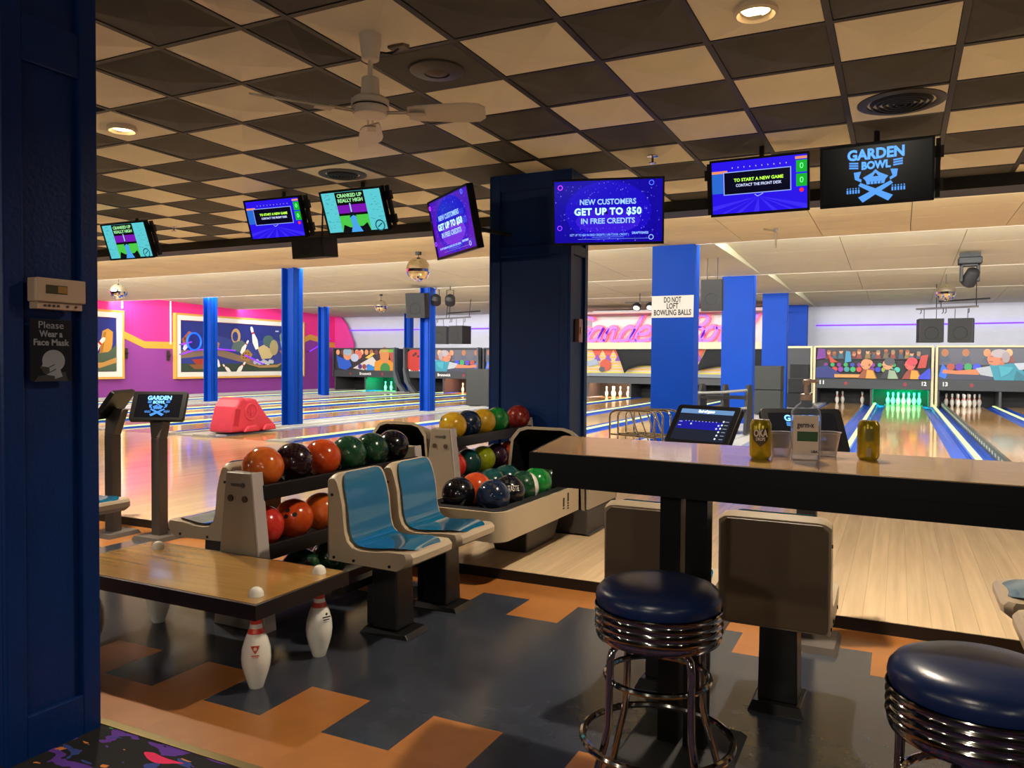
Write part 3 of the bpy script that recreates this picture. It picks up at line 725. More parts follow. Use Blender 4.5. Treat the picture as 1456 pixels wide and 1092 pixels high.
def mural_team(p, w, h):
    X = lambda u: -w/2+u*w
    Z = lambda v: -h/2+v*h
    p.rect(-w/2, -h/2, w/2, h/2, '30262a'); rr = random.Random(9)
    for k in range(12): p.disc(X(0.04+k*0.08), Z(0.86), 0.10, rr.choice(SK+['6a3a34']), 0.12, 10)
    p.poly([(X(0.3), Z(0.1)), (X(0.62), Z(0.66)), (X(0.72), Z(0.3)), (X(0.5), Z(0.0))], 'c4c0b8')
    p.poly([(X(0.50), Z(0.6)), (X(0.62), Z(0.84)), (X(0.66), Z(0.8)), (X(0.56), Z(0.56))], 'd8b44a')
    p.poly([(X(0.02), Z(0.72)), (X(0.1), Z(0.6)), (X(0.24), Z(0.52)), (X(0.28), Z(0.2)), (X(0.18), Z(0.0)), (X(0.06), Z(0.1))], '2454b8'); p.disc(X(0.21), Z(0.76), 0.24, 'd08a62', 0.26); p.disc(X(0.21), Z(0.88), 0.24, '8aa4b4', 0.16)
    p.disc(X(0.39), Z(0.74), 0.2, 'c86a5a', 0.2); p.disc(X(0.33), Z(0.6), 0.22, 'a8b4c8', 0.18)
    for k, c in enumerate(['4a2a7a', '8a3a2a', '2a6ac8']): p.disc(X(0.42+k*0.07), Z(0.18), 0.11, c, 0.11, 12)
    p.poly([(X(0.54), Z(0.12)), (X(0.6), Z(0.26)), (X(0.74), Z(0.02)), (X(0.52), Z(0.0))], '2a7ac0')
    p.poly([(X(0.88), Z(1)), (X(1), Z(1)), (X(1), Z(0.1)), (X(0.92), Z(0.4))], 'a84a3a'); p.disc(X(0.9), Z(0.95), 0.25, '5aa83a', 0.1)
    p.poly([(X(0.66), Z(0.0)), (X(0.66), Z(0.4)), (X(0.75), Z(0.52)), (X(0.9), Z(0.5)), (X(0.98), Z(0.3)), (X(0.98), Z(0.0))], 'c88420'); p.disc(X(0.82), Z(0.72), 0.24, 'c07a44', 0.36); p.disc(X(0.82), Z(0.95), 0.22, 'a89a4a', 0.1)
    p.disc(X(0.83), Z(0.1), 0.26, '2f7a3a', 0.24)
def mural_ball(p, w, h):
    mural_bowler(p, w, h, -1)
    X = lambda u: -w/2+u*w
    p.disc(X(0.10), 0.0, 0.52, 'b02a20', 0.46); p.disc(X(0.11), 0.26, 0.06, '3a0e0c', 0.07); p.disc(X(0.15), 0.16, 0.05, '3a0e0c', 0.06); p.disc(X(0.08), 0.2, 0.05, '3a0e0c', 0.06)
def mural_stripes(p, w, h):
    p.rect(-w/2, -h/2, w/2, h/2, 'b8a8a0')
    for k in range(8): p.rect(-w/2, -h/2+k*0.11, w/2, -h/2+k*0.11+0.06, ['c8b84a', 'd0a040'][k % 2])
    for k in range(12):
        x = -w/2+0.2+k*0.42; p.poly([(x, h/2), (x+0.21, h/2-0.42), (x+0.42, h/2)], 'c04430'); p.poly([(x+0.06, h/2-0.42), (x+0.21, h/2-0.16), (x+0.36, h/2-0.42)], '7a3aa0')
    p.disc(-w/2+0.75, -0.14, 0.22, 'b0442c', 0.22); p.poly([(-w/2, 0.0), (-w/2+0.4, 0.08), (-w/2+0.5, -0.12), (-w/2+0.1, -0.2), (-w/2, -0.14)], '8a98a8')
    p.disc(-w/2+0.62, -0.3, 0.12, '44484e', 0.1); p.pin(w/2-0.8, -0.05, 0.7, 0.5)
def unit(x0, x1, label, fn, nums, frame=True, zt=1.955, zb=0.92, z0=0.58, brand=False):
    cx, w = (x0+x1)/2, x1-x0
    t = thing('masking_unit', label, 'masking unit', (cx, YM, 0))
    p = Paint(0.002); fn(p, w-0.12, zt-0.05-zb)
    p.build('mural_print', pm_print, t, (0, 0.03, (zt-0.05+zb)/2))
    b = MB(); b.box(-w/2+0.03, w/2-0.03, 0.04, 0.10, zb, zt-0.02); b.build('backing', m_unit_dark, t)
    b = MB(); b.box(-w/2+0.04, w/2-0.04, -0.04, 0.10, z0, zb); b.build('lower_band', m_unit, t, bevel=0.01)
    b = MB()
    r = 0.045
    fz = S if frame else z0
    b.box(-w/2-0.01, w/2+0.01, -0.06, 0.10, zt-r, zt+0.01)
    b.build('top_rail', m_cream if frame else m_unit, t)
    for s_ in (-1, 1):
        b = MB(); xx = s_*(w/2-0.005)
        b.box(xx-0.035, xx+0.035, -0.08, 0.30, fz, zt-r); b.build('side_post', m_cream if frame else m_unit, t)
    for s_, n in ((-1, nums[0]), (1, nums[1])):
        if n: text(n, 0.17, m_white_print, t, (s_*(w/2-0.24), -0.047, (z0+zb)/2+0.02), bold=0.006, width=0.13)
    if brand:
        text('Brunswick', 0.16, m_white_print, t, (0.05, -0.047, (z0+zb)/2), bold=0.004, width=0.62)
    q = Paint(0.002)
    for s_ in (-0.22, 0.28): q.disc(s_*w, (z0+zb)/2, 0.06, '8a2830', 0.07, 5)
    q.build('emblem', pm_print, t, (0, -0.046, 0))
    # pit behind: curtain, kickbacks between the two decks
    b = MB(); b.box(-w/2+0.04, w/2-0.04, 0.92+0.38, 1.34, S-0.05, zt); b.build('pit_curtain', m_unit_dark, t)
    b = MB(); b.box(-w/2+0.04, w/2-0.04, 0.10, 1.34, 1.05, 1.10); b.build('pit_roof', m_unit_dark, t)
    for xx in (-w/2+0.06, 0.0, w/2-0.06):
        b = MB(); b.box(xx-0.035, xx+0.035, 0.0, 1.3, S-0.05, 1.0); b.build('kickback', M('kickback_grey', '3a3a3c', 0.5), t)
    return t
unit(-2.50, 0.94, 'masking unit of lanes 11 and 12 with mural of seated spectators and cream frame', mural_crowd, ('11', '12'))
unit(1.04, 4.45, 'masking unit of lane 13 with mural of a grey-haired bowler reaching left', mural_bowler, ('13', None))
unit(-22.38, -19.02, 'leftmost masking unit, mural of a player in orange shirt holding a green ball', mural_team, (None, None), False, 1.91, 0.95, 0.66, True)
unit(-18.5, -15.0, 'masking unit with a big red ball at the left of its mural', mural_ball, (None, None), False, 1.91, 0.95, 0.66, True)
unit(-14.86, -11.4, 'masking unit half hidden by the middle navy column', mural_bowler, (None, None), False, 1.91, 0.95, 0.66, True)
# curved charcoal side fins of the left units
for (x, s_, lab) in ((-19.0, -1, 'curved charcoal fin right of the leftmost mural'), (-18.5, 1, 'curved charcoal fin left of the red ball mural'), (-15.0, -1, 'curved charcoal fin right of the red ball mural')):
    pts = [(0, 1.93), (0.06, 1.93), (0.07, 0.9), (0.0, 0.5), (-0.32, S), (-0.55, S), (-0.2, 0.45), (-0.02, 0.95)]
    b = MB(); b.prism([(x+p_[0]*(-s_)*-1 if s_ < 0 else x-p_[0], p_[1]) for p_ in pts], 'y', YM-0.25, YM-0.05)
    tag(b.build('side_fin', M('fin_grey', '4a5054', 0.45)), lab, 'panel')
# dark filler between the boxed columns and the framed unit of lanes 11-12
b = MB(); b.box(-3.5, -2.56, YM-0.02, YM+0.1, S, 1.93)
fl = tag(b.build('filler_panel', M('filler_grey', '3c3e42', 0.6)), 'grey filler panel with cream edge left of the mural of lanes 11 and 12', 'panel')
b = MB(); b.box(-3.5, -2.56, YM-0.05, YM+0.02, 1.89, 1.96); b.box(-2.62, -2.555, YM-0.05, YM+0.02, 0.3, 1.89); b.build('edge_trim', m_cream, fl)

# old style unit under the script sign
t = thing('masking_unit', 'open masking unit with yellow striped mural under the pink script sign', 'masking unit', (-7.05, YM, 0))
p = Paint(0.002); mural_stripes(p, 6.9, 0.87); p.build('mural_print', pm_print, t, (0, 0.05, 1.415))
b = MB(); b.box(-3.45, 3.45, 0.06, 0.12, 0.62, 1.86); b.build('backing', m_unit_dark, t)
b = MB(); b.box(-3.45, 3.45, -0.12, 0.05, 0.86, 0.98); b.build('lower_rail', M('rail_steel', '6e7880', 0.4), t)
b = MB(); b.box(-3.45, 3.45, -0.02, 0.05, 0.60, 0.84); b.build('lower_band', m_unit, t)
b = MB(); b.box(-3.45, 3.45, -0.25, 0.12, 1.86, 2.10); b.build('ledge', M('ledge_cream', 'cfc0a0', 0.6), t)
for xx in (-3.4, -1.75, 0, 1.75, 3.4):
    b = MB(); b.box(xx-0.04, xx+0.04, 0.0, 1.3, S-0.05, 0.9); b.build('kickback', M('kickback_grey'), t)
b = MB(); b.box(-3.45, 3.45, 1.3, 1.34, S-0.05, 0.95); b.build('pit_curtain', m_unit_dark, t)
b = MB(); b.box(-3.45, 3.45, 0.12, 1.34, 1.05, 1.1); b.build('pit_roof', m_unit_dark, t)
# black cloth hanging over it
def cloth(x0, x1, x2, x3, label):
    q = MB(); n = 12; vs_ = []; fs = []
    for i in range(n+1):
        u = i/n; top = x0+(x1-x0)*u; bot = x2+(x3-x2)*u
        zb = 0.98+0.30*math.sin(PI*u)**0.6
        for j in range(5):
            v = j/4; vs_.append((top+(bot-top)*v, YM-0.2+0.03*math.sin(i*1.7+j), 1.862+(zb-1.862)*v))
    for i in range(n):
        for j in range(4): a = i*5+j; fs.append((a, a+1, a+6, a+5))
    q.add(vs_, fs); o = q.build('cloth', M('cloth_black', '1c1e20', 0.9), None, True)
    md = o.modifiers.new('thick', 'SOLIDIFY'); md.thickness = 0.01
    return tag(o, label, 'cloth')
cloth(-9.3, -7.2, -8.95, -7.3, 'black cloth hanging in front of the striped mural, left of the boxed column')
cloth(-6.0, -4.0, -6.45, -3.9, 'black cloth hanging in front of the striped mural, right of the boxed column')
# bright panel behind the letters
b = MB(); b.box(-10.6, -3.6, 28.45, 28.5, 2.1, 3.34); struct(b.build('wall_sign_panel', M('sign_panel', 'd2d0cc', 0.6)))
b = MB(); b.box(-10.6, -3.6, 26.9, 28.3, 3.12, 3.16); struct(b.build('trim_sign_valance', M('valance_pink', 'c09088', 0.6)))

# script sign: each letter a double stroke, pink behind and violet in front
m_np = M('neon_letter_pink', 'ff5a7a', 0.4, emit='ff4a62', es=0.75); m_nv = M('neon_letter_violet', 'a060d0', 0.4, emit='8a48c8', es=0.35)
GL = {'G': [[(0.75, 0.85), (0.55, 1.0), (0.3, 0.95), (0.1, 0.6), (0.05, 0.2), (0.2, 0.0), (0.55, 0.05), (0.72, 0.3), (0.74, 0.5), (0.5, 0.5)]],
      'a': [[(0.62, 0.5), (0.35, 0.58), (0.1, 0.4), (0.05, 0.1), (0.25, 0.0), (0.5, 0.15), (0.65, 0.55)], [(0.65, 0.55), (0.58, 0.12), (0.7, 0.0), (0.9, 0.05)]],
      'r': [[(0.1, 0.55), (0.08, 0.0)], [(0.09, 0.3), (0.25, 0.55), (0.45, 0.55), (0.5, 0.45)], [(0.45, 0.5), (0.45, 0.08), (0.6, 0.0), (0.8, 0.05)]],
      'd': [[(0.62, 0.5), (0.35, 0.58), (0.1, 0.4), (0.05, 0.1), (0.25, 0.0), (0.5, 0.12), (0.65, 0.5)], [(0.82, 1.1), (0.6, 0.12), (0.72, 0.0), (0.9, 0.05)]],
      'e': [[(0.1, 0.28), (0.5, 0.3), (0.6, 0.46), (0.42, 0.58), (0.15, 0.48), (0.05, 0.18), (0.2, 0.0), (0.5, 0.02), (0.8, 0.1)]],
      'n': [[(0.1, 0.55), (0.06, 0.0)], [(0.08, 0.3), (0.3, 0.56), (0.5, 0.5), (0.5, 0.1), (0.62, 0.0), (0.85, 0.05)]],
      'B': [[(0.25, 0.98), (0.1, 0.0)], [(0.05, 0.9), (0.45, 1.02), (0.75, 0.85), (0.6, 0.58), (0.25, 0.52)], [(0.25, 0.52), (0.65, 0.5), (0.8, 0.25), (0.55, 0.0), (0.1, 0.0), (0.9, 0.0)]],
      'o': [[(0.4, 0.57), (0.12, 0.45), (0.05, 0.15), (0.25, 0.0), (0.52, 0.12), (0.58, 0.42), (0.4, 0.57)], [(0.5, 0.5), (0.85, 0.5)]],
      'w': [[(0.08, 0.55), (0.1, 0.05), (0.25, 0.0), (0.4, 0.3), (0.45, 0.05), (0.6, 0.0), (0.75, 0.3), (0.75, 0.55), (0.95, 0.5)]],
      'l': [[(0.1, 0.1), (0.45, 0.95), (0.35, 1.05), (0.22, 0.6), (0.2, 0.1), (0.35, 0.0), (0.6, 0.08)]]}
sgn = thing('neon_script_sign', 'large pink and violet script lettering on the far wall between blue columns', 'neon sign', (0, 28.3, 0))
x = -11.45
for ch in 'Garden Bowl':
    if ch == ' ': x += 0.55; continue
    hgt = 0.92; adv = 0.86 if ch not in 'GBw' else 0.95
    q = MB(); q2 = MB()
    for st in GL[ch]:
        # resample the stroke smoothly
        pts = []
        for i in range(len(st)-1):
            p0, p1, p2, p3 = st[max(i-1, 0)], st[i], st[i+1], st[min(i+2, len(st)-1)]
            for k in range(4):
                tt = k/4
                pts.append(tuple(0.5*((2*p1[d])+(-p0[d]+p2[d])*tt+(2*p0[d]-5*p1[d]+4*p2[d]-p3[d])*tt*tt+(-p0[d]+3*p1[d]-3*p2[d]+p3[d])*tt**3) for d in (0, 1)))
        pts.append(st[-1])
        W3 = [Vector((x+(a+0.42*c)*adv*0.93, 0.0, 2.17+c*hgt)) for a, c in pts]
        for mb_, hw, dy in ((q, 0.095, 0.0), (q2, 0.05, -0.05)):
            L_ = []; R_ = []
            for i, pt in enumerate(W3):
                d = (W3[min(i+1, len(W3)-1)]-W3[max(i-1, 0)]).normalized(); n = Vector((-d.z, 0, d.x))*hw
                L_.append(pt+n); R_.append(pt-n)
            m_ = len(L_); vs_ = [(v.x, dy, v.z) for v in L_+R_] + [(v.x, dy+0.08, v.z) for v in L_+R_]
            fs = [(i, m_+i, m_+i+1, i+1) for i in range(m_-1)] + [(i, i+1, 2*m_+i+1, 2*m_+i) for i in range(m_-1)] + [(m_+i, 3*m_+i, 3*m_+i+1, m_+i+1) for i in range(m_-1)]
            mb_.add(vs_, fs)
    lo = q.build('letter', m_np, sgn); q2.build('letter_face', m_nv, lo)
    x += adv*0.72

# ---- pins
m_pin_white = M('pin_white', 'ece8dc', 0.22, noise=0.05, ns=10); m_pin_red = M('pin_red', 'd8402c', 0.3)
PROF = [(0.0285, 0), (0.031, 0.004), (0.036, 0.019), (0.0495, 0.057), (0.0575, 0.086), (0.0605, 0.114), (0.0578, 0.149), (0.0470, 0.185), (0.0365, 0.209), (0.0284, 0.228), (0.0246, 0.2436), (0.0230, 0.261), (0.0250, 0.281), (0.0300, 0.318), (0.0322, 0.343), (0.0300, 0.362), (0.0225, 0.374), (0.012, 0.380), (0.001, 0.381)]
PMI = [0]*8+[1, 0, 1]+[0]*9
b = MB(); b.lathe(PROF, 14, mis=PMI[:len(PROF)-1]); pin_mesh = b.mesh('bowling_pin', [m_pin_white, m_pin_red], True)
# rows of the triangle, head pin first; the far row stands at the back
TRI = [(0, 0), (-0.152, 0.264), (0.152, 0.264), (-0.305, 0.528), (0, 0.528), (0.305, 0.528), (-0.457, 0.792), (-0.152, 0.792), (0.152, 0.792), (0.457, 0.792)]
POS = ['head pin', 'second row left pin', 'second row right pin', 'third row left pin', 'third row middle pin', 'third row right pin', 'leftmost back row pin', 'inner left back row pin', 'inner right back row pin', 'rightmost back row pin']
def pins(x, idx, label, group):
    for i in idx:
        dx, dy = TRI[i]
        tag(put('bowling_pin', pin_mesh, None, (x+dx, 27.78+dy, S), (0, 0, i*1.1), scale=(1.06, 1.06, 1.06)), POS[i]+' '+label, 'bowling pin', group)
pins(0.15, range(10), 'lit green in the rack of lane 12', 'green lit pins of lane 12')
pins(1.83, range(10), 'standing grey-white in the rack of lane 13', 'pins of lane 13')
pins(-1.53, (3, 7, 9), 'left standing white on lane 11', 'pins of lane 11')
pins(-19.86, (6, 7, 8), 'lit green under the leftmost mural', 'green pins under the leftmost mural')
pins(-15.93, (6, 7, 8), 'lit reddish under the red ball mural', 'pins under the red ball mural')
pins(-17.6, (6,), 'alone and white left of the slim steel column', None)
pins(-9.64, (3, 4, 7, 8, 9), 'warm lit under the black hanging cloth', 'pins under the black cloth')
# ================================================================ SCREENS
m_bezel = M('bezel_black', '08080a', 0.4, spec=0.25); m_screen_off = M('screen_glass', '06060a', 0.12)
m_logo = M('screen_logo_blue', '60a8ff', 0.4, emit='5aa4ff', es=1.1)
pm_scr = paint_mat('screen_print', 0.95, 0.2)
def em(col, es=1.2): return M('glow_'+col, col, 0.4, emit=col, es=es)

def logo(parent, s, y):
    """stencilled name over a skull jaw and crossed pins, s = overall width"""
    text('GARDEN', 0.26*s, m_logo, parent, (0, y, 0.36*s), bold=0.011*s, width=0.98*s)
    text('BOWL', 0.19*s, m_logo, parent, (0, y, 0.155*s), bold=0.009*s, width=0.50*s)
    p = Paint(0.0002)
    B = '5aa4ff'
    for sx in (-1, 1):
        for k in range(3): p.poly([(sx*0.30*s, (0.20-k*0.045)*s), (sx*0.46*s, (0.215-k*0.045)*s), (sx*0.46*s, (0.245-k*0.045)*s), (sx*0.30*s, (0.23-k*0.045)*s)], B)
        p.poly([(sx*0.25*s, 0.06*s), (sx*0.38*s, 0.05*s), (sx*0.36*s, -0.08*s), (sx*0.25*s, -0.14*s), (sx*0.24*s, -0.09*s), (sx*0.29*s, -0.06*s)], B)
        for k in range(5):
            x = sx*(0.29+k*0.05)*s; p.poly([(x-0.015*s, -0.34*s), (x+0.015*s, -0.34*s), (x+0.015*s, -0.27*s), (x-0.015*s, -0.27*s)], B); p.disc(x, -0.245*s, 0.013*s, B, n=8)
        p.poly([(sx*-0.30*s, -0.20*s), (sx*-0.26*s, -0.15*s), (sx*0.30*s, -0.42*s), (sx*0.22*s, -0.52*s)], B)
    p.poly([(-0.22*s, -0.06*s), (-0.06*s, 0.02*s), (0, 0.08*s), (0.06*s, 0.02*s), (0.22*s, -0.06*s), (0.17*s, -0.12*s), (0.15*s, -0.19*s), (-0.15*s, -0.19*s), (-0.17*s, -0.12*s)], B)
    p.poly([(-0.05*s, -0.05*s), (0, 0.02*s), (0.05*s, -0.05*s)], '05060a')
    for k in range(4): x = (-0.09+k*0.06)*s; p.rect(x-0.006*s, -0.20*s, x+0.006*s, -0.14*s, '05060a')
    p.build('logo_print', paint_mat('screen_print'), parent, (0, y, 0))

def c_logo(t, w, h, y):
    Paint().rect(-w/2, -h/2, w/2, h/2, '030304').build('screen', pm_scr, t, (0, y, 0)); logo(t, w*0.53, y-0.002)
def c_start(t, w, h, y):
    X = lambda u: -w/2+u*w
    Z = lambda v: -h/2+v*h
    p = Paint(0.0003); p.rect(-w/2, -h/2, w/2, h/2, '2a14e8')
    for k in range(9):
        a = 0.16+k*0.33; p.poly([(0, Z(0.30)), (max(-w/2, min(w/2, w*0.62*math.cos(PI+a))), max(-h/2, Z(0.3)+w*0.5*math.sin(PI+a))), (max(-w/2, min(w/2, w*0.62*math.cos(PI+a+0.1))), max(-h/2, Z(0.3)+w*0.5*math.sin(PI+a+0.1)))], '3c2cf4')
    p.rect(X(0), Z(0.40), X(0.12), Z(0.80), '2a6ad0'); p.rect(X(0), Z(0.78), X(0.17), Z(0.83), 'f0946a')
    p.rect(X(0.88), Z(0.92), X(1), Z(0.97), 'e8906a'); p.rect(X(0.89), Z(0.68), X(1), Z(0.90), '16b030'); p.rect(X(0.89), Z(0.42), X(1), Z(0.65), '16b030')
    p.rect(X(0.125), Z(0.36), X(0.84), Z(0.80), '9ab0ff'); p.rect(X(0.135), Z(0.375), X(0.83), Z(0.785), '04041c')
    for k in range(10): p.rect(X(0.22+k*0.063), Z(0.86), X(0.228+k*0.063), Z(0.885), 'c8d0ff')
    p.line(X(0.46), Z(0.34), X(0.49), Z(0.30), 0.006, '9ab0ff'); p.line(X(0.49), Z(0.30), X(0.55), Z(0.35), 0.006, '9ab0ff')
    p.disc(X(0.945), Z(0.35), 0.016, 'ff3030')
    p.build('screen', pm_scr, t, (0, y, 0))
    text('TO START A NEW GAME', h*0.085, em('b8ff4a'), t, (0, y-0.007, Z(0.63)), bold=0.0006, width=w*0.52)
    text('CONTACT THE FRONT DESK', h*0.075, em('c8d4ff'), t, (0, y-0.007, Z(0.53)), bold=0.0002, width=w*0.48)
    for z in (0.79, 0.53): text('0', h*0.15, em('70ff90'), t, (X(0.945), y-0.007, Z(z)))
def c_punk(t, w, h, y):
    X = lambda u: -w/2+u*w
    Z = lambda v: -h/2+v*h
    p = Paint(0.0003); p.rect(-w/2, -h/2, w/2, h/2, '5ccad2')
    rr = random.Random(2)
    for k in range(60):
        u = rr.choice((rr.uniform(0.02, 0.22), rr.uniform(0.76, 0.97))); v = rr.uniform(0.05, 0.95); p.rect(X(u), Z(v), X(u+0.03), Z(v+0.008), '2c7c88')
    p.rect(X(0.25), Z(0), X(0.74), Z(1), '0a0a0a'); p.rect(X(0.25), Z(0.48), X(0.74), Z(0.68), '7a16b0'); p.rect(X(0.25), Z(0.0), X(0.74), Z(0.42), '4cc848')
    p.poly([(X(0.25), Z(0)), (X(0.30), Z(0.2)), (X(0.40), Z(0.12)), (X(0.62), Z(0.14)), (X(0.7), Z(0.22)), (X(0.74), Z(0))], '0c0c14')
    p.poly([(X(0.44), Z(0.16)), (X(0.43), Z(0.38)), (X(0.47), Z(0.45)), (X(0.53), Z(0.38)), (X(0.54), Z(0.2)), (X(0.6), Z(0)), (X(0.4), Z(0))], '4aa4e8')
    p.poly([(X(0.42), Z(0.36)), (X(0.46), Z(0.52)), (X(0.47), Z(0.7)), (X(0.49), Z(0.52)), (X(0.55), Z(0.38)), (X(0.49), Z(0.42))], '0a1420')
    p.rect(X(0.465), Z(0.5), X(0.485), Z(0.72), '9ad8f0'); p.disc(X(0.9), Z(0.12), 0.055, '1c4a54'); p.disc(X(0.9), Z(0.12), 0.043, '5ccad2'); p.line(X(0.86), Z(0.08), X(0.94), Z(0.17), 0.01, '1c4a54')
    p.build('screen', pm_scr, t, (0, y, 0))
    text('CRANKED UP', h*0.12, em('9ae8a0', 0.8), t, (0, y-0.025, Z(0.91)), bold=0.0015, width=w*0.42)
    text('REALLY HIGH', h*0.12, em('9ae8a0', 0.8), t, (0, y-0.025, Z(0.79)), bold=0.0015, width=w*0.42)
def c_credit(t, w, h, y, bg='1204a0', tone='3a1ad8'):
    X = lambda u: -w/2+u*w
    Z = lambda v: -h/2+v*h
    p = Paint(0.00008); p.rect(-w/2, -h/2, w/2, h/2, bg); p.disc(0, 0, w*0.40, '1a08c4', h*0.49, 28); p.disc(0, Z(0.35), w*0.3, tone, h*0.2, 24)
    rr = random.Random(4)
    for k in range(210):
        a = rr.uniform(0, 2*PI); r = rr.uniform(0.26, 0.60); x, z = r*w*math.cos(a), r*h*1.0*math.sin(a)
        if abs(x) < w/2-0.01 and abs(z) < h/2-0.01: p.disc(x, z, rr.uniform(0.0015, 0.005), rr.choice(['6a5cff', '8a7aff', '4a3cf0', 'a08cff']), n=5)
    p.rect(X(0.22), Z(0.06), X(0.88), Z(0.064), '8aa8ff'); p.rect(X(0.35), Z(0.09), X(0.65), Z(0.095), '8aa8ff')
    p.build('screen', pm_scr, t, (0, y, 0))
    c = em('8ab4ff')
    text('NEW CUSTOMERS', h*0.12, c, t, (0, y-0.021, Z(0.655)), bold=0.0015, width=w*0.52)
    text('GET UP TO $50', h*0.15, em('a8d8ff', 1.4), t, (0, y-0.021, Z(0.50)), bold=0.0032, width=w*0.62, space=1.12)
    text('IN FREE CREDITS', h*0.12, c, t, (0, y-0.021, Z(0.35)), bold=0.0015, width=w*0.50)
    text('GET UP TO $50 IN FREE CREDITS | USE CODE: CREDIT |', h*0.05, c, t, (-w*0.08, y-0.021, Z(0.13)), width=w*0.55)
    text('DRAFTKINGS', h*0.05, c, t, (w*0.30, y-0.021, Z(0.15)), width=w*0.15, bold=0.0006)
    for (u, v, g) in ((0.06, 0.90, 'c040ff'), (0.90, 0.94, '4a6cff'), (0.05, 0.25, '9040ff'), (0.90, 0.08, '8aa8ff')):
        q = MB(); q.ring((0, 0, 0), 0.018, 0.003, 12, 5, z=(0, 1, 0)); q.build('icon', em(g), t, loc=(X(u), y-0.02, Z(v)))

def tv(label, c, yaw, tilt, w, h, content, pole=None, side=0):
    t = thing('television', label, 'television', c, (tilt, 0, yaw))
    b = MB(); b.box(-w/2, w/2, 0, 0.05, -h/2, h/2); b.box(-w*0.3, w*0.3, 0.05, 0.09, -h*0.3, h*0.3); b.build('case', m_bezel, t, bevel=0.004)
    content(t, w-0.03, h-0.035, -0.002)
    q = MB(); f = 0.014; y0, y1 = -0.012, 0.0
    q.box(-w/2, w/2, y0, y1, h/2-f, h/2); q.box(-w/2, w/2, y0, y1, -h/2, -h/2+f*1.5); q.box(-w/2, -w/2+f, y0, y1, -h/2+f, h/2-f); q.box(w/2-f, w/2, y0, y1, -h/2+f, h/2-f)
    q.build('bezel', m_bezel, t)
    if side:
        q = MB(); xa, xb = sorted((side*(w/2-0.05), side*(w/2+0.055)))
        for dz in (-0.15, 0.07): q.box(xa, xb, 0.05, 0.085, dz, dz+0.08)
        q.box(side*(w/2+0.02)-0.015, side*(w/2+0.02)+0.015, 0.05, 0.085, -0.2, 0.2); q.build('side_bracket', m_black, t)
    if pole:
        Mi = (Matrix.Translation(c) @ Euler((tilt, 0, yaw)).to_matrix().to_4x4()).inverted()
        q = MB(); P = [Mi @ Vector(v) for v in pole]; q.tube(P, 0.02, 8); q.build('mount_pole', m_black, t)
        e = Mi @ Vector(pole[-1]); q = MB(); q.box(-0.06, 0.06, 0.08, 0.12, -0.1, 0.1); q.build('mount_plate', m_black, t)
    return t
def hang(c, yaw): # pole from the back of the screen up to the ceiling
    n = Vector((math.sin(yaw), -math.cos(yaw), 0)); b_ = Vector(c)-n*0.13
    return [tuple(b_), (b_.x, b_.y, CEIL)]
def scaled(c, s): return tuple(Vector((0, 0, 1.36))+(Vector(c)-Vector((0, 0, 1.36)))*s)
cA = scaled((-10.828, 8.361, 3.202), 0.76); tv('leftmost hanging television showing a cyan punk poster', cA, 0.016, 0.337, 0.98*0.76, 0.57*0.76, c_punk, hang(cA, 0), 1)
cB = scaled((-7.874, 8.427, 3.339), 0.72); tv('small hanging television with blue new game notice, left of the speaker box', cB, 0.034, 0.315, 0.98*0.72, 0.57*0.72, c_start, hang(cB, 0), 1)
cC = scaled((-6.482, 8.405, 3.332), 0.72); tv('hanging television with cyan punk poster, right of the small speaker box', cC, 0.021, 0.40, 0.98*0.72, 0.58*0.72, c_punk, hang(cC, 0), 1)
cD = scaled((-3.697, 6.233, 2.62), 0.93); tv('television turned sideways on left of middle column, purple credit advert', cD, -0.645, 0.203, 0.95*0.93, 0.56*0.93, lambda t, w, h, y: c_credit(t, w, h, y, '4a10b8', '6a2ad8'), [cD[:2]+(cD[2],), (cD[0]+0.2, 6.51, cD[2])])
cE = scaled((-2.263, 6.421, 2.654), 0.93); tv('television on middle column with blue credit advert facing the room', cE, 0.274, 0.187, 0.95*0.93, 0.56*0.93, c_credit, [cE, (-2.75, 6.51, cE[2])])
cF = scaled((-1.289, 8.135, 3.138), 0.78); tv('hanging television with blue new game notice, right of the boxed column', cF, 0.0, 0.203, 0.95*0.78, 0.56*0.78, c_start, hang(cF, 0), -1)
cG = scaled((-0.225, 7.941, 3.108), 0.78); tv('hanging black television showing a pale blue skull emblem', cG, -0.04, 0.168, 0.95*0.78, 0.56*0.78, c_logo, hang(cG, 0), 1)
# black equipment boxes hanging beside the screens
m_box = M('speaker_black', '101113', 0.6); m_grille = M('speaker_grille', '131416', 0.7, bump=0.4, bs=300)
def hung_box(name, label, c, rot, sx, sy, sz, top=None, cat='speaker', grille=True):
    t = thing(name, label, cat, c, rot)
    b = MB(); b.box(-sx/2, sx/2, -sy/2, sy/2, -sz/2, sz/2); b.build('cabinet', m_box, t, bevel=0.008)
    if grille:
        b = MB(); b.box(-sx/2+0.02, sx/2-0.02, -sy/2-0.006, -sy/2, -sz/2+0.02, sz/2-0.02); b.build('grille', m_grille, t)
        b = MB(); b.ring((0, -sy/2-0.006, -sz*0.12), min(sx, sz)*0.28, 0.006, 20, 5, z=(0, 1, 0)); b.build('cone_ring', m_box, t)
    if top:
        Mi = (Matrix.Translation(c) @ Euler(rot).to_matrix().to_4x4()).inverted()
        for dx in (-sx*0.25, sx*0.25):
            q = MB(); q.cyl((dx, 0, sz/2-0.01), tuple(Mi @ Vector((c[0]+dx, c[1], top))), 0.008, 6); q.build('hanger', m_black, t)
    return t
hung_box('speaker', 'small black speaker hanging under the beam between two left televisions', (-5.40, 6.35, 2.51), (0.1, 0, -0.05), 0.43, 0.22, 0.20, CEIL)
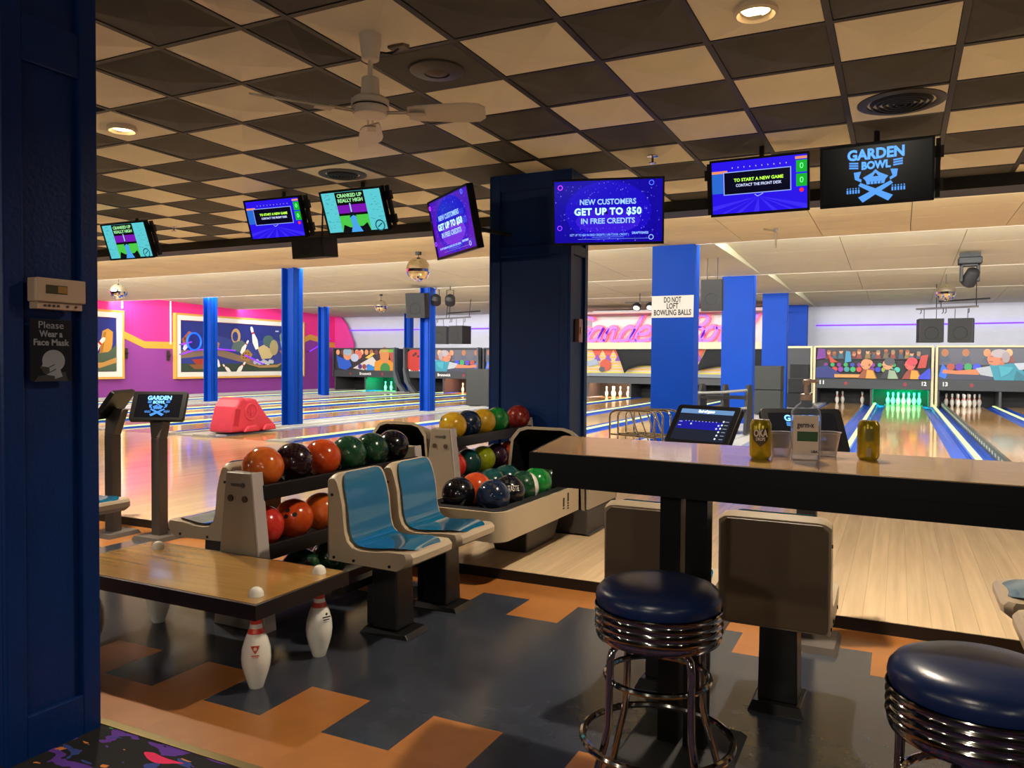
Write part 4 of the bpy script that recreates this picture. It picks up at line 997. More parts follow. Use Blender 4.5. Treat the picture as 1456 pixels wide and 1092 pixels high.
# ================================================================ CEILING FITTINGS
def vent(x, y, label, r=0.235):
    t = thing('ceiling_vent', label, 'ceiling vent', (x, y, CEIL))
    b = MB()
    b.lathe([(r+0.03, 0.0), (r+0.03, -0.012), (r, -0.022), (r-0.03, -0.016), (r-0.03, 0.0)], 32, cap=False); b.build('rim', M('vent_rim', '2e2a26', 0.5), t, True)
    for k in range(5):
        rr = (r-0.045)*(1-k*0.19); b = MB(); b.lathe([(rr, -0.004), (rr-0.012, -0.03), (rr-0.02, -0.03), (rr-0.012, -0.0)], 28, cap=False); b.build('louvre_ring', M('vent_louvre', '191715', 0.5), t, True)
    b = MB(); b.lathe([(0.001, -0.002), (r, -0.002), (r, 0.0)], 28, cap=False); b.build('backing', m_black, t)
vent(-0.02, 5.76, 'round dark ceiling vent above the skull emblem screen')
vent(-4.63, 5.83, 'round dark ceiling vent above the left cyan poster screen', 0.19)
t = thing('ceiling_speaker', 'round ceiling loudspeaker in black tile beside the fan', 'ceiling speaker', (-2.47, 3.98, CEIL-0.006))
b = MB(); b.lathe([(0.16, 0), (0.16, -0.012), (0.145, -0.022), (0.075, -0.028), (0.075, 0)], 32, cap=False); b.build('rim', M('speaker_rim', '38342f', 0.5), t, True)
b = MB(); b.lathe([(0.075, -0.02), (0.05, -0.03), (0.001, -0.036)], 24, cap=False); b.build('grille', M('speaker_brown', '4a3c28', 0.6), t, True)
def downlight(x, y, label):
    t = thing('downlight', label, 'downlight', (x, y, CEIL-0.03))
    b = MB(); b.lathe([(0.10, 0.02), (0.105, -0.02), (0.09, -0.028), (0.076, -0.01), (0.076, 0.02)], 28, cap=False); b.build('trim_ring', M('downlight_trim', 'd8c8a8', 0.4), t, True)
    b = MB(); b.lathe([(0.001, -0.012), (0.05, -0.012), (0.076, -0.004), (0.076, 0.0)], 24, cap=False); b.build('lens', M('downlight_lens', 'fff0d0', 0.4, emit='ffd9a0', es=14.0), t, True)
downlight(-5.14, 3.93, 'glowing round downlight at left beside the blue column')
downlight(-0.647, 3.92, 'glowing round downlight at the top edge of the picture')
def sprinkler(x, y, z, label):
    t = thing('sprinkler', label, 'sprinkler', (x, y, z))
    b = MB(); b.lathe([(0.04, 0), (0.045, -0.012), (0.015, -0.016)], 16); b.build('escutcheon', M('chrome', 'd0d0d0', 0.12, metal=1.0), t, True)
    b = MB(); b.cyl((0, 0, -0.01), (0, 0, -0.06), 0.009, 8); b.lathe([(0.03, -0.066), (0.03, -0.060), (0.005, -0.058)], 12); b.build('head', M('chrome'), t)
sprinkler(-1.814, 6.21, CEIL-0.05, 'small sprinkler head on cream tile left of the blue notice screen')
sprinkler(-8.3, 7.08, CEIL-0.03, 'small sprinkler head on ceiling right of the leftmost television')
t = thing('ceiling_hook', 'thin bent pipe hanging from the tan soffit', 'pipe', (-1.51, 11.0, 3.17))
b = MB(); b.tube([(-0.14, -0.1, -0.02), (-0.03, -0.02, -0.03), (0, 0, -0.06), (0, 0, -0.26)], 0.012, 6); b.build('pipe', M('pipe_grey', '6a5a40', 0.5), t)
b = MB(); b.cyl((0, 0, -0.03), (0, 0, 0.0), 0.03, 10); b.build('flange', M('chrome'), t)
# fan
fx, fy = -2.487, 3.355
m_fan = M('fan_white', 'd6cab4', 0.45)
t = thing('ceiling_fan', 'white three-bladed ceiling fan hanging from the checkered ceiling', 'ceiling fan', (fx, fy, CEIL))
b = MB(); b.lathe([(0.038, -0.17), (0.045, -0.165), (0.062, -0.01), (0.062, 0.0)], 24); b.build('canopy', m_fan, t, True)
b = MB(); b.cyl((0, 0, -0.16), (0, 0, -0.30), 0.0135, 12); b.build('rod', m_fan, t, True)
b = MB(); b.lathe([(0.05, -0.36), (0.045, -0.26), (0.035, -0.255)], 24); b.build('collar', m_fan, t, True)
b = MB(); b.lathe([(0.05, -0.455), (0.085, -0.45), (0.098, -0.43), (0.098, -0.415), (0.09, -0.412), (0.09, -0.402), (0.098, -0.398), (0.098, -0.375), (0.08, -0.36), (0.04, -0.355)], 28); mo = b.build('motor', m_fan, t, True)
b = MB(); b.lathe([(0.0915, -0.411), (0.0915, -0.403)], 28, cap=False); b.build('seam', m_black, mo)
rv = math.atan2(math.sin(YAW), math.cos(YAW))
for a in (-3, 100, 209):
    an = math.radians(a)+rv
    bl = MB(); n = 10; vs_ = []
    out = [(0.20, 0.045), (0.24, 0.060), (0.50, 0.076), (0.57, 0.068), (0.60, 0.040), (0.60, -0.040), (0.57, -0.068), (0.50, -0.076), (0.24, -0.055), (0.20, -0.045)]
    tl = -0.34
    bl.add([(x, y*math.cos(tl), -0.44+y*math.sin(tl)+0.004) for x, y in out]+[(x, y*math.cos(tl), -0.44+y*math.sin(tl)-0.004) for x, y in out], [tuple(range(10)), tuple(range(19, 9, -1))]+[(i, 10+i, 10+(i+1) % 10, (i+1) % 10) for i in range(10)])
    bo = bl.build('blade', m_fan, t, rot=(0, 0, an))
    q = MB(); q.box(0.08, 0.22, -0.018, -0.006, -0.442, -0.434); q.box(0.08, 0.22, 0.006, 0.018, -0.442, -0.434); q.box(0.20, 0.29, -0.03, 0.03, -0.450, -0.443); q.build('blade_iron', M('fan_iron', 'a89a80', 0.4), bo)
t = thing('ceiling_hook', 'small dark cable clip on cream tile right of the fan mount', 'clip', (-2.46, 3.57, CEIL-0.03))
b = MB(); b.box(-0.05, 0.05, -0.03, 0.03, -0.006, 0.02); b.build('plate', M('clip_brown', '5a4a38', 0.6), t)
b = MB(); b.tube([(-0.12, -0.06, -0.01), (-0.08, -0.05, -0.03), (-0.03, -0.02, -0.035), (0, 0, -0.005)], 0.006, 6); b.build('cable', m_black, t)

# ================================================================ LANE AREA FITTINGS
m_mirror = M('mirror_glass', 'd8d4cc', 0.04, metal=1.0)
def mirror_ball(x, y, z, r, ztop, label):
    t = thing('mirror_ball', label, 'mirror ball', (x, y, z))
    b = MB(); n = 14; seg = 28
    prof = [(max(0.002, r*math.sin(PI*i/n)), -r*math.cos(PI*i/n)) for i in range(n+1)]
    b.lathe(prof, seg, cap=False); b.build('ball', m_mirror, t)
    b = MB(); b.cyl((0, 0, r*0.95), (0, 0, ztop-z), 0.006, 6); b.build('rod', m_black, t)
    b = MB(); b.cyl((0, 0, ztop-z-0.05), (0, 0, ztop-z), 0.05, 12); b.build('motor', m_black, t)
mirror_ball(-7.17, 11.0, 2.88, 0.20, 3.17, 'large mirror ball hanging left of the middle navy column')
mirror_ball(-17.3, 13.1, 3.02, 0.20, 3.45, 'mirror ball above the pink wall, nearest the left blue column')
mirror_ball(-14.4, 20.0, 3.05, 0.20, 3.42, 'distant mirror ball left of the steel column with a speaker')
mirror_ball(0.92, 20.35, 3.02, 0.21, 3.48, 'mirror ball above the hanging speaker pair at right')
hung_box('speaker', 'black speaker fixed high on a slim steel column', (-11.0, 16.85, 2.78), (0.12, 0, 0.25), 0.50, 0.40, 0.62, None)
hung_box('speaker', 'black speaker behind the boxed column with the notice', (-3.02, 14.2, 2.58), (0.08, 0, 0.1), 0.36, 0.34, 0.56, 3.25)
for (c, yaw, lab) in (((0.67, 22.0, 2.21), 0.12, 'left speaker of the hanging pair in front of violet strip'), ((1.34, 22.0, 2.21), -0.12, 'right speaker of the hanging pair in front of violet strip'),
                      ((-13.5, 22.0, 2.22), 0.35, 'left speaker of the hanging pair beside the middle column'), ((-12.74, 22.0, 2.22), -0.1, 'right speaker of the hanging pair beside the middle column')):
    hung_box('speaker', lab, c, (0, 0, yaw), 0.54, 0.5, 0.58, 2.74)
for x0, lab in ((0.35, 'grey hanging bar over the right speaker pair'), (-13.7, 'grey hanging bar over the speaker pair left of the middle column')):
    t = thing('hanging_bar', lab, 'hanging bar', (x0, 22.0, 2.75))
    b = MB(); b.cyl((0, 0, 0), (1.35, 0, 0.04), 0.025, 8); b.build('bar', M('bar_steel', '8a8c94', 0.3, metal=0.8), t)
    b = MB(); b.cyl((0.5, 0, 0.18), (1.6, 0.2, 0.24), 0.02, 8); b.build('upper_bar', m_black, t)
    for xx in (0.45, 0.55, 1.3):
        b = MB(); b.cyl((xx, 0, 0.02), (xx, 0.1, 0.62), 0.012, 6); b.build('drop_rod', m_black, t)
    for xx in (0.12, 0.6, 0.66, 1.15):
        b = MB(); b.tube([(xx, 0, 0), (xx, 0, -0.09), (xx-0.03, 0, -0.12)], 0.01, 5); b.build('hook', m_black, t)
# moving head light
t = thing('stage_light', 'black moving head stage light hanging from the pale ceiling at right', 'stage light', (1.06, 15.6, 3.235))
b = MB(); b.box(-0.18, 0.18, -0.13, 0.13, -0.14, -0.02); b.build('base', m_box, t, bevel=0.02)
b = MB(); b.box(-0.16, 0.16, -0.02, 0.02, -0.02, 0.06); b.build('clamp', m_black, t)
b = MB(); b.box(-0.15, -0.10, -0.06, 0.06, -0.44, -0.13); b.box(0.10, 0.15, -0.06, 0.06, -0.44, -0.13); b.box(-0.15, 0.15, -0.06, 0.06, -0.18, -0.13); b.build('yoke', m_box, t, bevel=0.015)
b = MB(); b.lathe([(0.07, -0.17), (0.11, -0.14), (0.12, 0.0), (0.10, 0.13), (0.06, 0.16)], 20); b.build('head', m_box, t, True, loc=(0.02, 0, -0.36), rot=(0.5, 0.35, 0))
# par cans by the steel column and track spots by the script sign
for (x, y, z, lab) in ((-10.55, 17.0, 2.93, 'black stage can right of the column speaker, left one'), (-10.13, 17.0, 2.91, 'black stage can right of the column speaker, right one')):
    t = thing('stage_can', lab, 'stage light', (x, y, z))
    b = MB(); b.lathe([(0.08, -0.16), (0.13, -0.12), (0.13, 0.06), (0.06, 0.14)], 16); b.build('can', m_box, t, True, rot=(0.7, 0.5, 0))
    b = MB(); b.tube([(-0.1, 0, 0), (-0.1, 0, 0.24), (0.1, 0, 0.24), (0.1, 0, 0)], 0.012, 6); b.build('yoke', m_black, t)
    b = MB(); b.cyl((0, 0, 0.24), (0, 0, 3.245-z), 0.012, 6); b.build('stem', m_black, t)
t = thing('track_light', 'black track with two round spots left of the notice column', 'track light', (-6.85, 22.0, 3.10))
b = MB(); b.box(-0.35, 0.55, -0.02, 0.02, 0.0, 0.03); b.build('track', m_black, t)
for xx in (0.02, 0.42):
    b = MB(); b.lathe([(0.13, -0.10), (0.13, -0.02), (0.07, 0.06)], 18); so = b.build('spot_can', m_box, t, True, loc=(xx, 0, -0.08), rot=(-0.7, 0, 0))
    b = MB(); b.cyl((0, 0, -0.11), (0, 0, -0.1), 0.10, 18); b.build('lens', M('spot_lens', 'c8ccd0', 0.2), so)
b = MB(); b.cyl((0.1, 0, 0.03), (0.1, 0, 0.36), 0.012, 6); b.build('stem', m_black, t)
# kid's ball ramp of red plastic
rm = M('ramp_red', 'd23a50', 0.42, noise=0.05, ns=6)
t = thing('ball_ramp', "red plastic children's ball ramp standing on a pale lane strip", 'ball ramp', (-10.45, 10.4, S+0.045), (0, 0, 0.02))
side = [(y_*0.70, z_) for y_, z_ in [(-0.82, 0.0), (-0.78, 0.12), (-0.64, 0.44), (-0.52, 0.56), (-0.38, 0.61), (-0.28, 0.57), (-0.06, 0.58), (0.08, 0.55), (0.24, 0.42), (0.50, 0.22), (0.76, 0.08), (0.82, 0.0)]]
b = MB(); b.prism(side, 'x', -0.26, 0.26); b.build('body', rm, t, bevel=0.045, bseg=3)
b = MB(); b.ring((0.265, -0.10, 0.34), 0.14, 0.018, 24, 6, z=(1, 0, 0)); b.build('side_ring', rm, t, True)
b = MB(); b.box(0.255, 0.275, -0.18, -0.02, 0.33, 0.35); b.box(0.255, 0.275, -0.11, -0.09, 0.26, 0.42); b.build('side_emblem', rm, t)
b = MB(); b.prism([(-0.52, 0.12), (-0.40, 0.10), (-0.34, 0.40), (-0.46, 0.42)], 'x', 0.25, 0.268); b.build('side_recess', M('ramp_red_dark', 'b8203a', 0.45), t, bevel=0.01)
b = MB(); b.prism([(-0.32, 0.0), (-0.22, 0.10), (-0.02, 0.12), (0.08, 0.0)], 'x', 0.25, 0.33); b.build('side_foot', rm, t, bevel=0.03)
b = MB(); b.prism([(0.14, 0.0), (0.21, 0.1), (0.38, 0.12), (0.5, 0.0)], 'x', 0.25, 0.33); b.build('side_foot', rm, t, bevel=0.03)
# nested chrome tube frames
m_chrome = M('chrome', 'd0d0d0', 0.12, metal=1.0)
for k in range(4):
    t = thing('tube_frame', ['front', 'second', 'third', 'rearmost'][k]+' of the nested chrome tube frames standing past the counter', 'tube frame', (-2.46+k*0.05, 7.8+k*0.12, S), group='nested chrome frames')
    def arch(y, zt, x0=-0.24, x1=0.24, r=0.07):
        pts = [(x0, y, 0), (x0, y, zt-r)] + [(x0+r-r*math.cos(a), y, zt-r+r*math.sin(a)) for a in (0.5, 1.0, PI/2)] + [(x1-r+r*math.cos(a), y, zt-r+r*math.sin(a)) for a in (PI/2, 1.0, 0.5, 0)] + [(x1, y, 0)]
        return pts
    b = MB(); b.tube(arch(0, 0.80), 0.011, 8); b.build('arch_tube', m_chrome, t, True)
    b = MB(); b.cyl((-0.24, 0, 0.55), (0.24, 0, 0.53), 0.009, 8); b.build('cross_tube', m_chrome, t, True)
    b = MB(); b.cyl((-0.02, 0, 0.79), (0.14, 0.05, 0.3), 0.009, 8); b.build('brace_tube', m_chrome, t, True)
# black ball cart and dark cabinets between the boxed columns
t = thing('ball_cart', 'black cart with grey curved bars in front of the second boxed column', 'cart', (-2.85, 14.6, S+0.037))
for xx in (-0.42, 0.0, 0.42):
    b = MB(); b.prism([(-0.35, 0.0), (0.35, 0.0), (0.30, 0.7), (0.16, 0.88), (-0.10, 0.88), (-0.22, 0.7)], 'x', xx-0.03, xx+0.03); b.build('side_panel', m_box, t, bevel=0.015)
for z in (0.30, 0.62):
    b = MB(); b.box(-0.42, 0.42, -0.25, 0.2, z, z+0.05); b.build('shelf', m_box, t)
    b = MB(); b.tube([(-0.45, -0.32, z+0.1), (0.0, -0.34, z+0.12), (0.45, -0.32, z+0.17)], 0.025, 8); b.build('grey_bar', M('bar_grey', '6c6c6a', 0.4), t, True)
t = thing('equipment_cabinet', 'tall dark grey two-part cabinet in front of the third boxed column', 'cabinet', (-2.95, 20.7, S+0.037))
for z in (0.0, 0.61):
    b = MB(); b.box(-0.33, 0.33, -0.3, 0.3, z, z+0.60); b.build('box', M('cabinet_grey', '1c201f', 0.6), t, bevel=0.015)
t = thing('equipment_cabinet', 'black equipment stack beside the left end of the mural of lanes 11 and 12', 'cabinet', (-2.62, 24.6, S+0.037))
for z, w in ((0.0, 0.34), (0.42, 0.30), (0.85, 0.26)):
    b = MB(); b.box(-w, w, -0.25, 0.25, z, z+0.40); b.build('box', m_box, t, bevel=0.015)
t = thing('equipment_cabinet', 'dark grey cabinet just left of the middle navy column', 'cabinet', (-10.85, 20.0, S+0.037))
b = MB(); b.box(-0.35, 0.45, -0.3, 0.3, 0, 1.05); b.build('box', M('cabinet_grey'), t, bevel=0.015)
# ================================================================ BOWLING BALLS
BR = 0.108
def ball_mat(name, c, c2=None, rough=0.16):
    m = M('ball_'+name, c, rough, noise=0.18 if c2 is None else 0.0, ns=9, coat=0.4)
    if c2:
        nt = m.node_tree; bs = nt.nodes['Principled BSDF']; N = nt.nodes.new
        tc = N('ShaderNodeTexCoord'); nz = N('ShaderNodeTexNoise'); nz.inputs['Scale'].default_value = 14; nz.inputs['Detail'].default_value = 6; nz.inputs['Distortion'].default_value = 1.5
        cr = N('ShaderNodeValToRGB'); cr.color_ramp.elements[0].position = 0.35; cr.color_ramp.elements[1].position = 0.85
        cr.color_ramp.elements[0].color = lin(c); cr.color_ramp.elements[1].color = lin(c2)
        nt.links.new(tc.outputs['Object'], nz.inputs['Vector']); nt.links.new(nz.outputs[0], cr.inputs[0]); nt.links.new(cr.outputs[0], bs.inputs['Base Color'])
    return m
m_hole = M('finger_hole_black', '040404', 0.7)
BALLM = {}
def ball_mesh(name, c, c2=None, band=None):
    key = (name, band)
    if key in BALLM: return BALLM[key]
    b = MB(); rings = 20; seg = 32
    mis = None; mats = [ball_mat(name, c, c2), m_hole]
    if band:
        mis = [2 if band[0] <= i < band[1] else 0 for i in range(rings)]; mats.append(M('ball_band_white', 'd8d6cc', 0.2, coat=0.4))
    b.sphere((0, 0, 0), BR, seg, rings, 0, mis)
    for (ax, ay) in ((0.16, 0.10), (-0.16, 0.10), (0.0, -0.30)):
        n = Vector((math.sin(ax), math.sin(ay), math.cos(ax)*math.cos(ay))).normalized()
        b.cyl(tuple(n*(BR-0.004)), tuple(n*(BR+0.0006)), 0.0125, 12, 1)
    BALLM[key] = b.mesh('bowling_ball', mats, True)
    return BALLM[key]
def ball(x, y, z, spec, label, rot=None, group=None):
    name, c, c2, band = (spec+(None, None))[:4]
    o = put('bowling_ball', ball_mesh(name, c, c2, band), None, (x, y, z), rot or (random.uniform(0, 6), random.uniform(0, 6), random.uniform(0, 6)))
    return tag(o, label, 'bowling ball', group)
OR = ('orange', 'c8561c', 'e07a30'); OR2 = ('deep_orange', 'b83c14', 'd45a22'); MAR = ('maroon_black', '1c0d12', '2a1218'); RED = ('scarlet', 'c42c24', 'e04a3a')
GR = ('marbled_green', '123824', '2a5a3c'); GR2 = ('dark_green', '0c2a1a', '1c4a2c'); BK = ('black', '0b0c10', None); NV = ('navy', '0e1a30', '1c3450'); TE = ('teal', '0c3a38', '1a5450')
YE = ('yellow', 'b88a10', 'd0a828'); LM = ('lime', '8c9a14', 'b0b82c'); GN = ('bright_green', '0c6a24', '1c9040'); BRK = ('brick', '7a1c18', '94302a'); PU = ('plum', '2a1226', '42203c')
HU = (0.9, 0, 0.5)
for y, sp, lab in zip((3.10, 3.33, 3.57, 3.81, 4.04, 4.27), (OR, MAR, OR2, GR, GR2, BK), ('orange bowling ball, nearest on the top shelf of the near rack', 'maroon-black bowling ball, second on the near rack top shelf', 'red-orange bowling ball, third on the near rack top shelf', 'marbled green bowling ball, fourth on the near rack top shelf', 'dark green bowling ball, fifth on the near rack top shelf', 'black bowling ball, last on the near rack top shelf')):
    ball(-2.98, y, 0.80, sp, lab)
for y, sp, lab in zip((3.10, 3.33, 3.56, 3.80), (RED, OR2, OR, MAR), ('scarlet bowling ball, nearest on the lower shelf of the near rack', 'deep orange bowling ball, second on the near rack lower shelf', 'orange bowling ball on the near rack lower shelf behind the blue seat', 'dark bowling ball at far end of the near rack lower shelf')):
    ball(-2.98, y, 0.49, sp, lab)
for y, lab in ((3.39, 'black-green bowling ball under the near rack, left one'), (3.63, 'black-green bowling ball under the near rack, right one')):
    ball(-2.98, y, 0.20, GR2, lab)
for y, sp, lab in zip((5.22, 5.46, 5.71, 5.96, 6.38), (YE, NV, YE, GN, BRK), ('yellow bowling ball, nearest on the far rack top shelf', 'navy-black bowling ball between two yellow ones on the far rack', 'yellow bowling ball, third on the far rack top shelf', 'bright green bowling ball on the far rack top shelf', 'brick red bowling ball alone at the end of the far rack top shelf')):
    ball(-3.08, y, 0.865, sp, lab)
for y, sp, lab in zip((5.22, 5.46, 5.71, 5.95, 6.19, 6.42), (RED, TE, LM, PU, OR2, BRK), ('scarlet bowling ball, nearest on the far rack lower shelf', 'teal bowling ball, second on the far rack lower shelf', 'lime yellow bowling ball on the far rack lower shelf', 'plum bowling ball on the far rack lower shelf', 'deep orange bowling ball on the far rack lower shelf', 'brick red bowling ball last on the far rack lower shelf')):
    ball(-3.08, y, 0.555, sp, lab)
TZ = 0.515
ball(-2.27, 4.35, TZ, NV, 'navy bowling ball with finger holes at front of the return tray', (0.75, 0.35, 0))
o = ball(-2.27, 4.57, TZ, BK, 'black bowling ball with white lettering in the return tray', HU)
text('TASTE', 0.05, M('ball_letter', 'c8c4b4', 0.4), o, tuple(Euler(HU).to_matrix().inverted() @ (Vector((0.62, -0.66, 0.30)).normalized()*0.1085)), tuple((Euler(HU).to_matrix().inverted() @ Vector((0.62, -0.66, 0.30)).to_track_quat('Z', 'Y').to_matrix()).to_euler()), bold=0.001, width=0.075)
ball(-2.27, 4.79, TZ, GR+((13, 16),), 'dark green bowling ball with white band in the return tray', (0.1, 1.45, 0.9))
ball(-2.27, 5.01, TZ, GN, 'bright green bowling ball at the far end of return tray')
ball(-2.27, 5.23, TZ, GR2, 'dark green bowling ball half hidden by the counter corner')
ball(-2.51, 4.33, TZ, BK, 'plain black bowling ball at near left corner of return tray')
ball(-2.51, 4.56, TZ, OR2, 'orange bowling ball in the back row of the return tray')
ball(-2.51, 4.79, TZ, TE, 'teal bowling ball in return tray back row, nearer one')
ball(-2.51, 5.02, TZ, TE, 'teal bowling ball in return tray back row, farther one')

# ================================================================ BALL RACKS
m_shell = M('shell_cream', 'a8977c', 0.4, noise=0.03, ns=4); m_panel = M('rack_panel_taupe', '8f8270', 0.45, noise=0.04, ns=4)
m_panel_edge = M('rack_panel_edge', 'b4a9a4', 0.35); m_rail = M('rack_rail_black', '111113', 0.4)
m_bolt = M('bolt_dark', '1a1613', 0.4, metal=0.4); m_bronze = M('bolt_bronze', '5a4a38', 0.35, metal=0.6)
def rack(x, y0, y1, zf, zrel, label):
    t = thing('ball_rack', label, 'ball rack', (x, y0, zf))
    L_ = y1-y0; panels = []
    for k, yy in enumerate((0, L_)):
        b = MB(); b.prism([(-0.172, 0), (0.172, 0), (0.160, 0.10), (0.082, 0.79), (-0.082, 0.79), (-0.160, 0.10)], 'y', yy-0.035, yy+0.035)
        o = b.build('end_panel', m_panel, t, bevel=0.006)
        b = MB(); b.prism([(0.176, 0), (0.186, 0), (0.095, 0.793), (0.085, 0.793)], 'y', yy-0.037, yy+0.037); b.build('edge_strip', m_panel_edge, o)
        if k == 0:
            for (bx, bz) in ((-0.048, 0.66), (0.048, 0.66), (-0.10, 0.28), (0.1, 0.28)):
                q = MB(); q.cyl((bx, -0.043, bz), (bx, -0.034, bz), 0.017, 12); q.build('bolt', m_bronze, o)
            q = MB(); q.box(-0.045, 0.035, -0.038, -0.034, 0.722, 0.736); q.cyl((0.035, -0.039, 0.729), (0.035, -0.034, 0.729), 0.013, 10); q.build('badge', M('badge_dark', '4a423a', 0.4), o)
    for zc in zrel:
        zb = zc-BR-zf
        b = MB(); b.box(-0.105, 0.105, 0.03, L_-0.03, zb-0.03, zb-0.002); b.build('shelf', m_rail, t)
        for s_ in (-1, 1):
            b = MB(); b.box(s_*0.105-0.012, s_*0.105+0.012, 0.03, L_-0.03, zb-0.045, zb+0.035); b.build('rail', m_rail, t, bevel=0.005)
    b = MB(); b.box(-0.05, 0.05, 0.03, L_-0.03, 0.03, 0.07); b.build('stretcher', m_rail, t)
    return t
rack(-2.98, 2.96, 4.43, 0.0, (0.80, 0.49, 0.20), 'two-shelf ball rack with taupe end panels behind the pin-leg table')
rack(-3.08, 5.07, 6.46+0.12-0.14, S, (0.865, 0.555), 'two-shelf ball rack with taupe end panels before the middle column')

# ================================================================ BALL RETURN
t = thing('ball_return', 'cream ball return tray on dark pedestal between seats and counter', 'ball return', (0, 0, S))
def rrect(x0, x1, y0, y1, r, n=6):
    P = []
    for (cx, cy, a0) in ((x1-r, y0+r, -PI/2), (x1-r, y1-r, 0), (x0+r, y1-r, PI/2), (x0+r, y0+r, PI)):
        for k in range(n+1): a = a0+PI/2*k/n; P.append((cx+r*math.cos(a), cy+r*math.sin(a)))
    return P
def band(b, outer, inner, z0, z1, zi0=None):
    n = len(outer); zi0 = z0 if zi0 is None else zi0
    vs_ = [(p[0], p[1], z0) for p in outer]+[(p[0], p[1], z1) for p in outer]+[(p[0], p[1], z1) for p in inner]+[(p[0], p[1], zi0) for p in inner]
    fs = []
    for i in range(n):
        j = (i+1) % n
        for k in range(3): fs.append((k*n+i, k*n+j, (k+1)*n+j, (k+1)*n+i))
        fs.append((3*n+i, 3*n+j, j, i))
    return b.add(vs_, fs)
tz = TZ-S
b = MB(); band(b, rrect(-2.70, -2.09, 4.12, 5.44, 0.10), rrect(-2.675, -2.115, 4.145, 5.42, 0.08), tz-0.235, tz-0.055); b.build('rim', M('return_cream', 'b8a88c', 0.35, noise=0.03, ns=4), t, 50)
b = MB(); band(b, rrect(-2.676, -2.114, 4.144, 5.42, 0.08), rrect(-2.60, -2.19, 4.22, 5.36, 0.05), tz-0.075, tz-0.052, tz-0.11); b.build('bumper', M('return_rubber', '1c1c1e', 0.6), t, 50)
b = MB(); b.box(-2.66, -2.13, 4.16, 5.41, tz-0.14, tz-BR); b.build('tray_floor', m_rail, t)
b = MB(); b.hexa([(-2.48, 4.78, 0), (-2.24, 4.78, 0), (-2.24, 5.25, 0), (-2.48, 5.25, 0), (-2.53, 4.70, tz-0.2), (-2.19, 4.70, tz-0.2), (-2.19, 5.30, tz-0.2), (-2.53, 5.30, tz-0.2)]); b.build('pedestal', M('pedestal_dark', '2b2724', 0.45), t, bevel=0.012)
m_vent = M('slot_black', '2a241c', 0.6)
for (yy, zz, n) in ((5.06, tz-0.115, 1), (5.14, tz-0.09, 3)):
    for k in range(n+1):
        b = MB(); b.box(-2.092, -2.087, yy, yy+0.022, zz-0.05-k*0.018, zz-0.04-k*0.018+(0.05 if k == 0 else 0)); b.build('mark', m_vent, t)
text('Brunswick', 0.035, m_vent, t, (-2.44, 4.118, tz-0.16), width=0.15, bold=0.0006)
# housing at the end of the tray
b = MB(); b.box(-2.76, -2.06, 5.46, 6.12, 0.0, 0.19); b.box(-2.78, -2.04, 5.46, 6.14, 0.0, 0.02); b.build('housing_base', M('housing_grey', '403c38', 0.5), t, bevel=0.006)
b = MB(); b.box(-2.075, -2.055, 5.47, 6.12, 0.195, 0.44); b.build('housing_side', M('housing_cream', 'a89c88', 0.45), t, bevel=0.004)
ret = t
def hood(x0, x1, y0, y1, zf, zt, name, label, parent=None):
    """cream arched hood, open and dark towards the player"""
    t = parent or thing(name, label, 'ball return hood', (0, 0, zf))
    out = [(x0, 0.0), (x0+0.02, zt*0.55), (x0+0.05, zt-0.09), (x0+0.11, zt-0.02), (x0+0.18, zt), (x1-0.18, zt), (x1-0.11, zt-0.02), (x1-0.05, zt-0.09), (x1-0.02, zt*0.55), (x1, 0.0)]
    cx = (x0+x1)/2
    inn = [(cx+(p[0]-cx)*0.93, p[1]-0.022 if p[1] > 0 else 0.0) for p in out]
    n = len(out); b = MB()
    vs_ = [(p[0], y0, p[1]) for p in out]+[(p[0], y0, p[1]) for p in inn]+[(p[0], y1, p[1]*0.70) for p in out]+[(p[0], y1, p[1]*0.70) for p in inn]
    fs = []
    for i in range(n-1): fs += [(i, i+1, n+i+1, n+i), (i, 2*n+i, 2*n+i+1, i+1)]
    b.add(vs_, fs); b.build('hood_shell', M('hood_cream', 'a0927c', 0.4), t, 40)
    b = MB(); b.add(vs_, [(n+i, n+i+1, 3*n+i+1, 3*n+i) for i in range(n-1)]); b.build('hood_liner', m_rail, t)
    b = MB(); b.prism([(p[0], p[1]*0.70) for p in inn], 'y', y1-0.02, y1); b.build('hood_back', m_rail, t)
    b = MB(); b.cyl((cx, y0+0.12, zt*0.3), (cx, y1-0.03, zt*0.3), (x1-x0)*0.20, 24); b.build('ball_wheel', M('wheel_black', '0d0d0e', 0.5), t, True)
    return t
hood(-2.75, -2.08, 5.47, 6.10, S, 0.80, None, None, ret)
hood(-3.98, -3.36, 5.35, 6.1, S, 0.80, 'ball_return_hood', 'cream edged ball return hood left of the far ball rack')

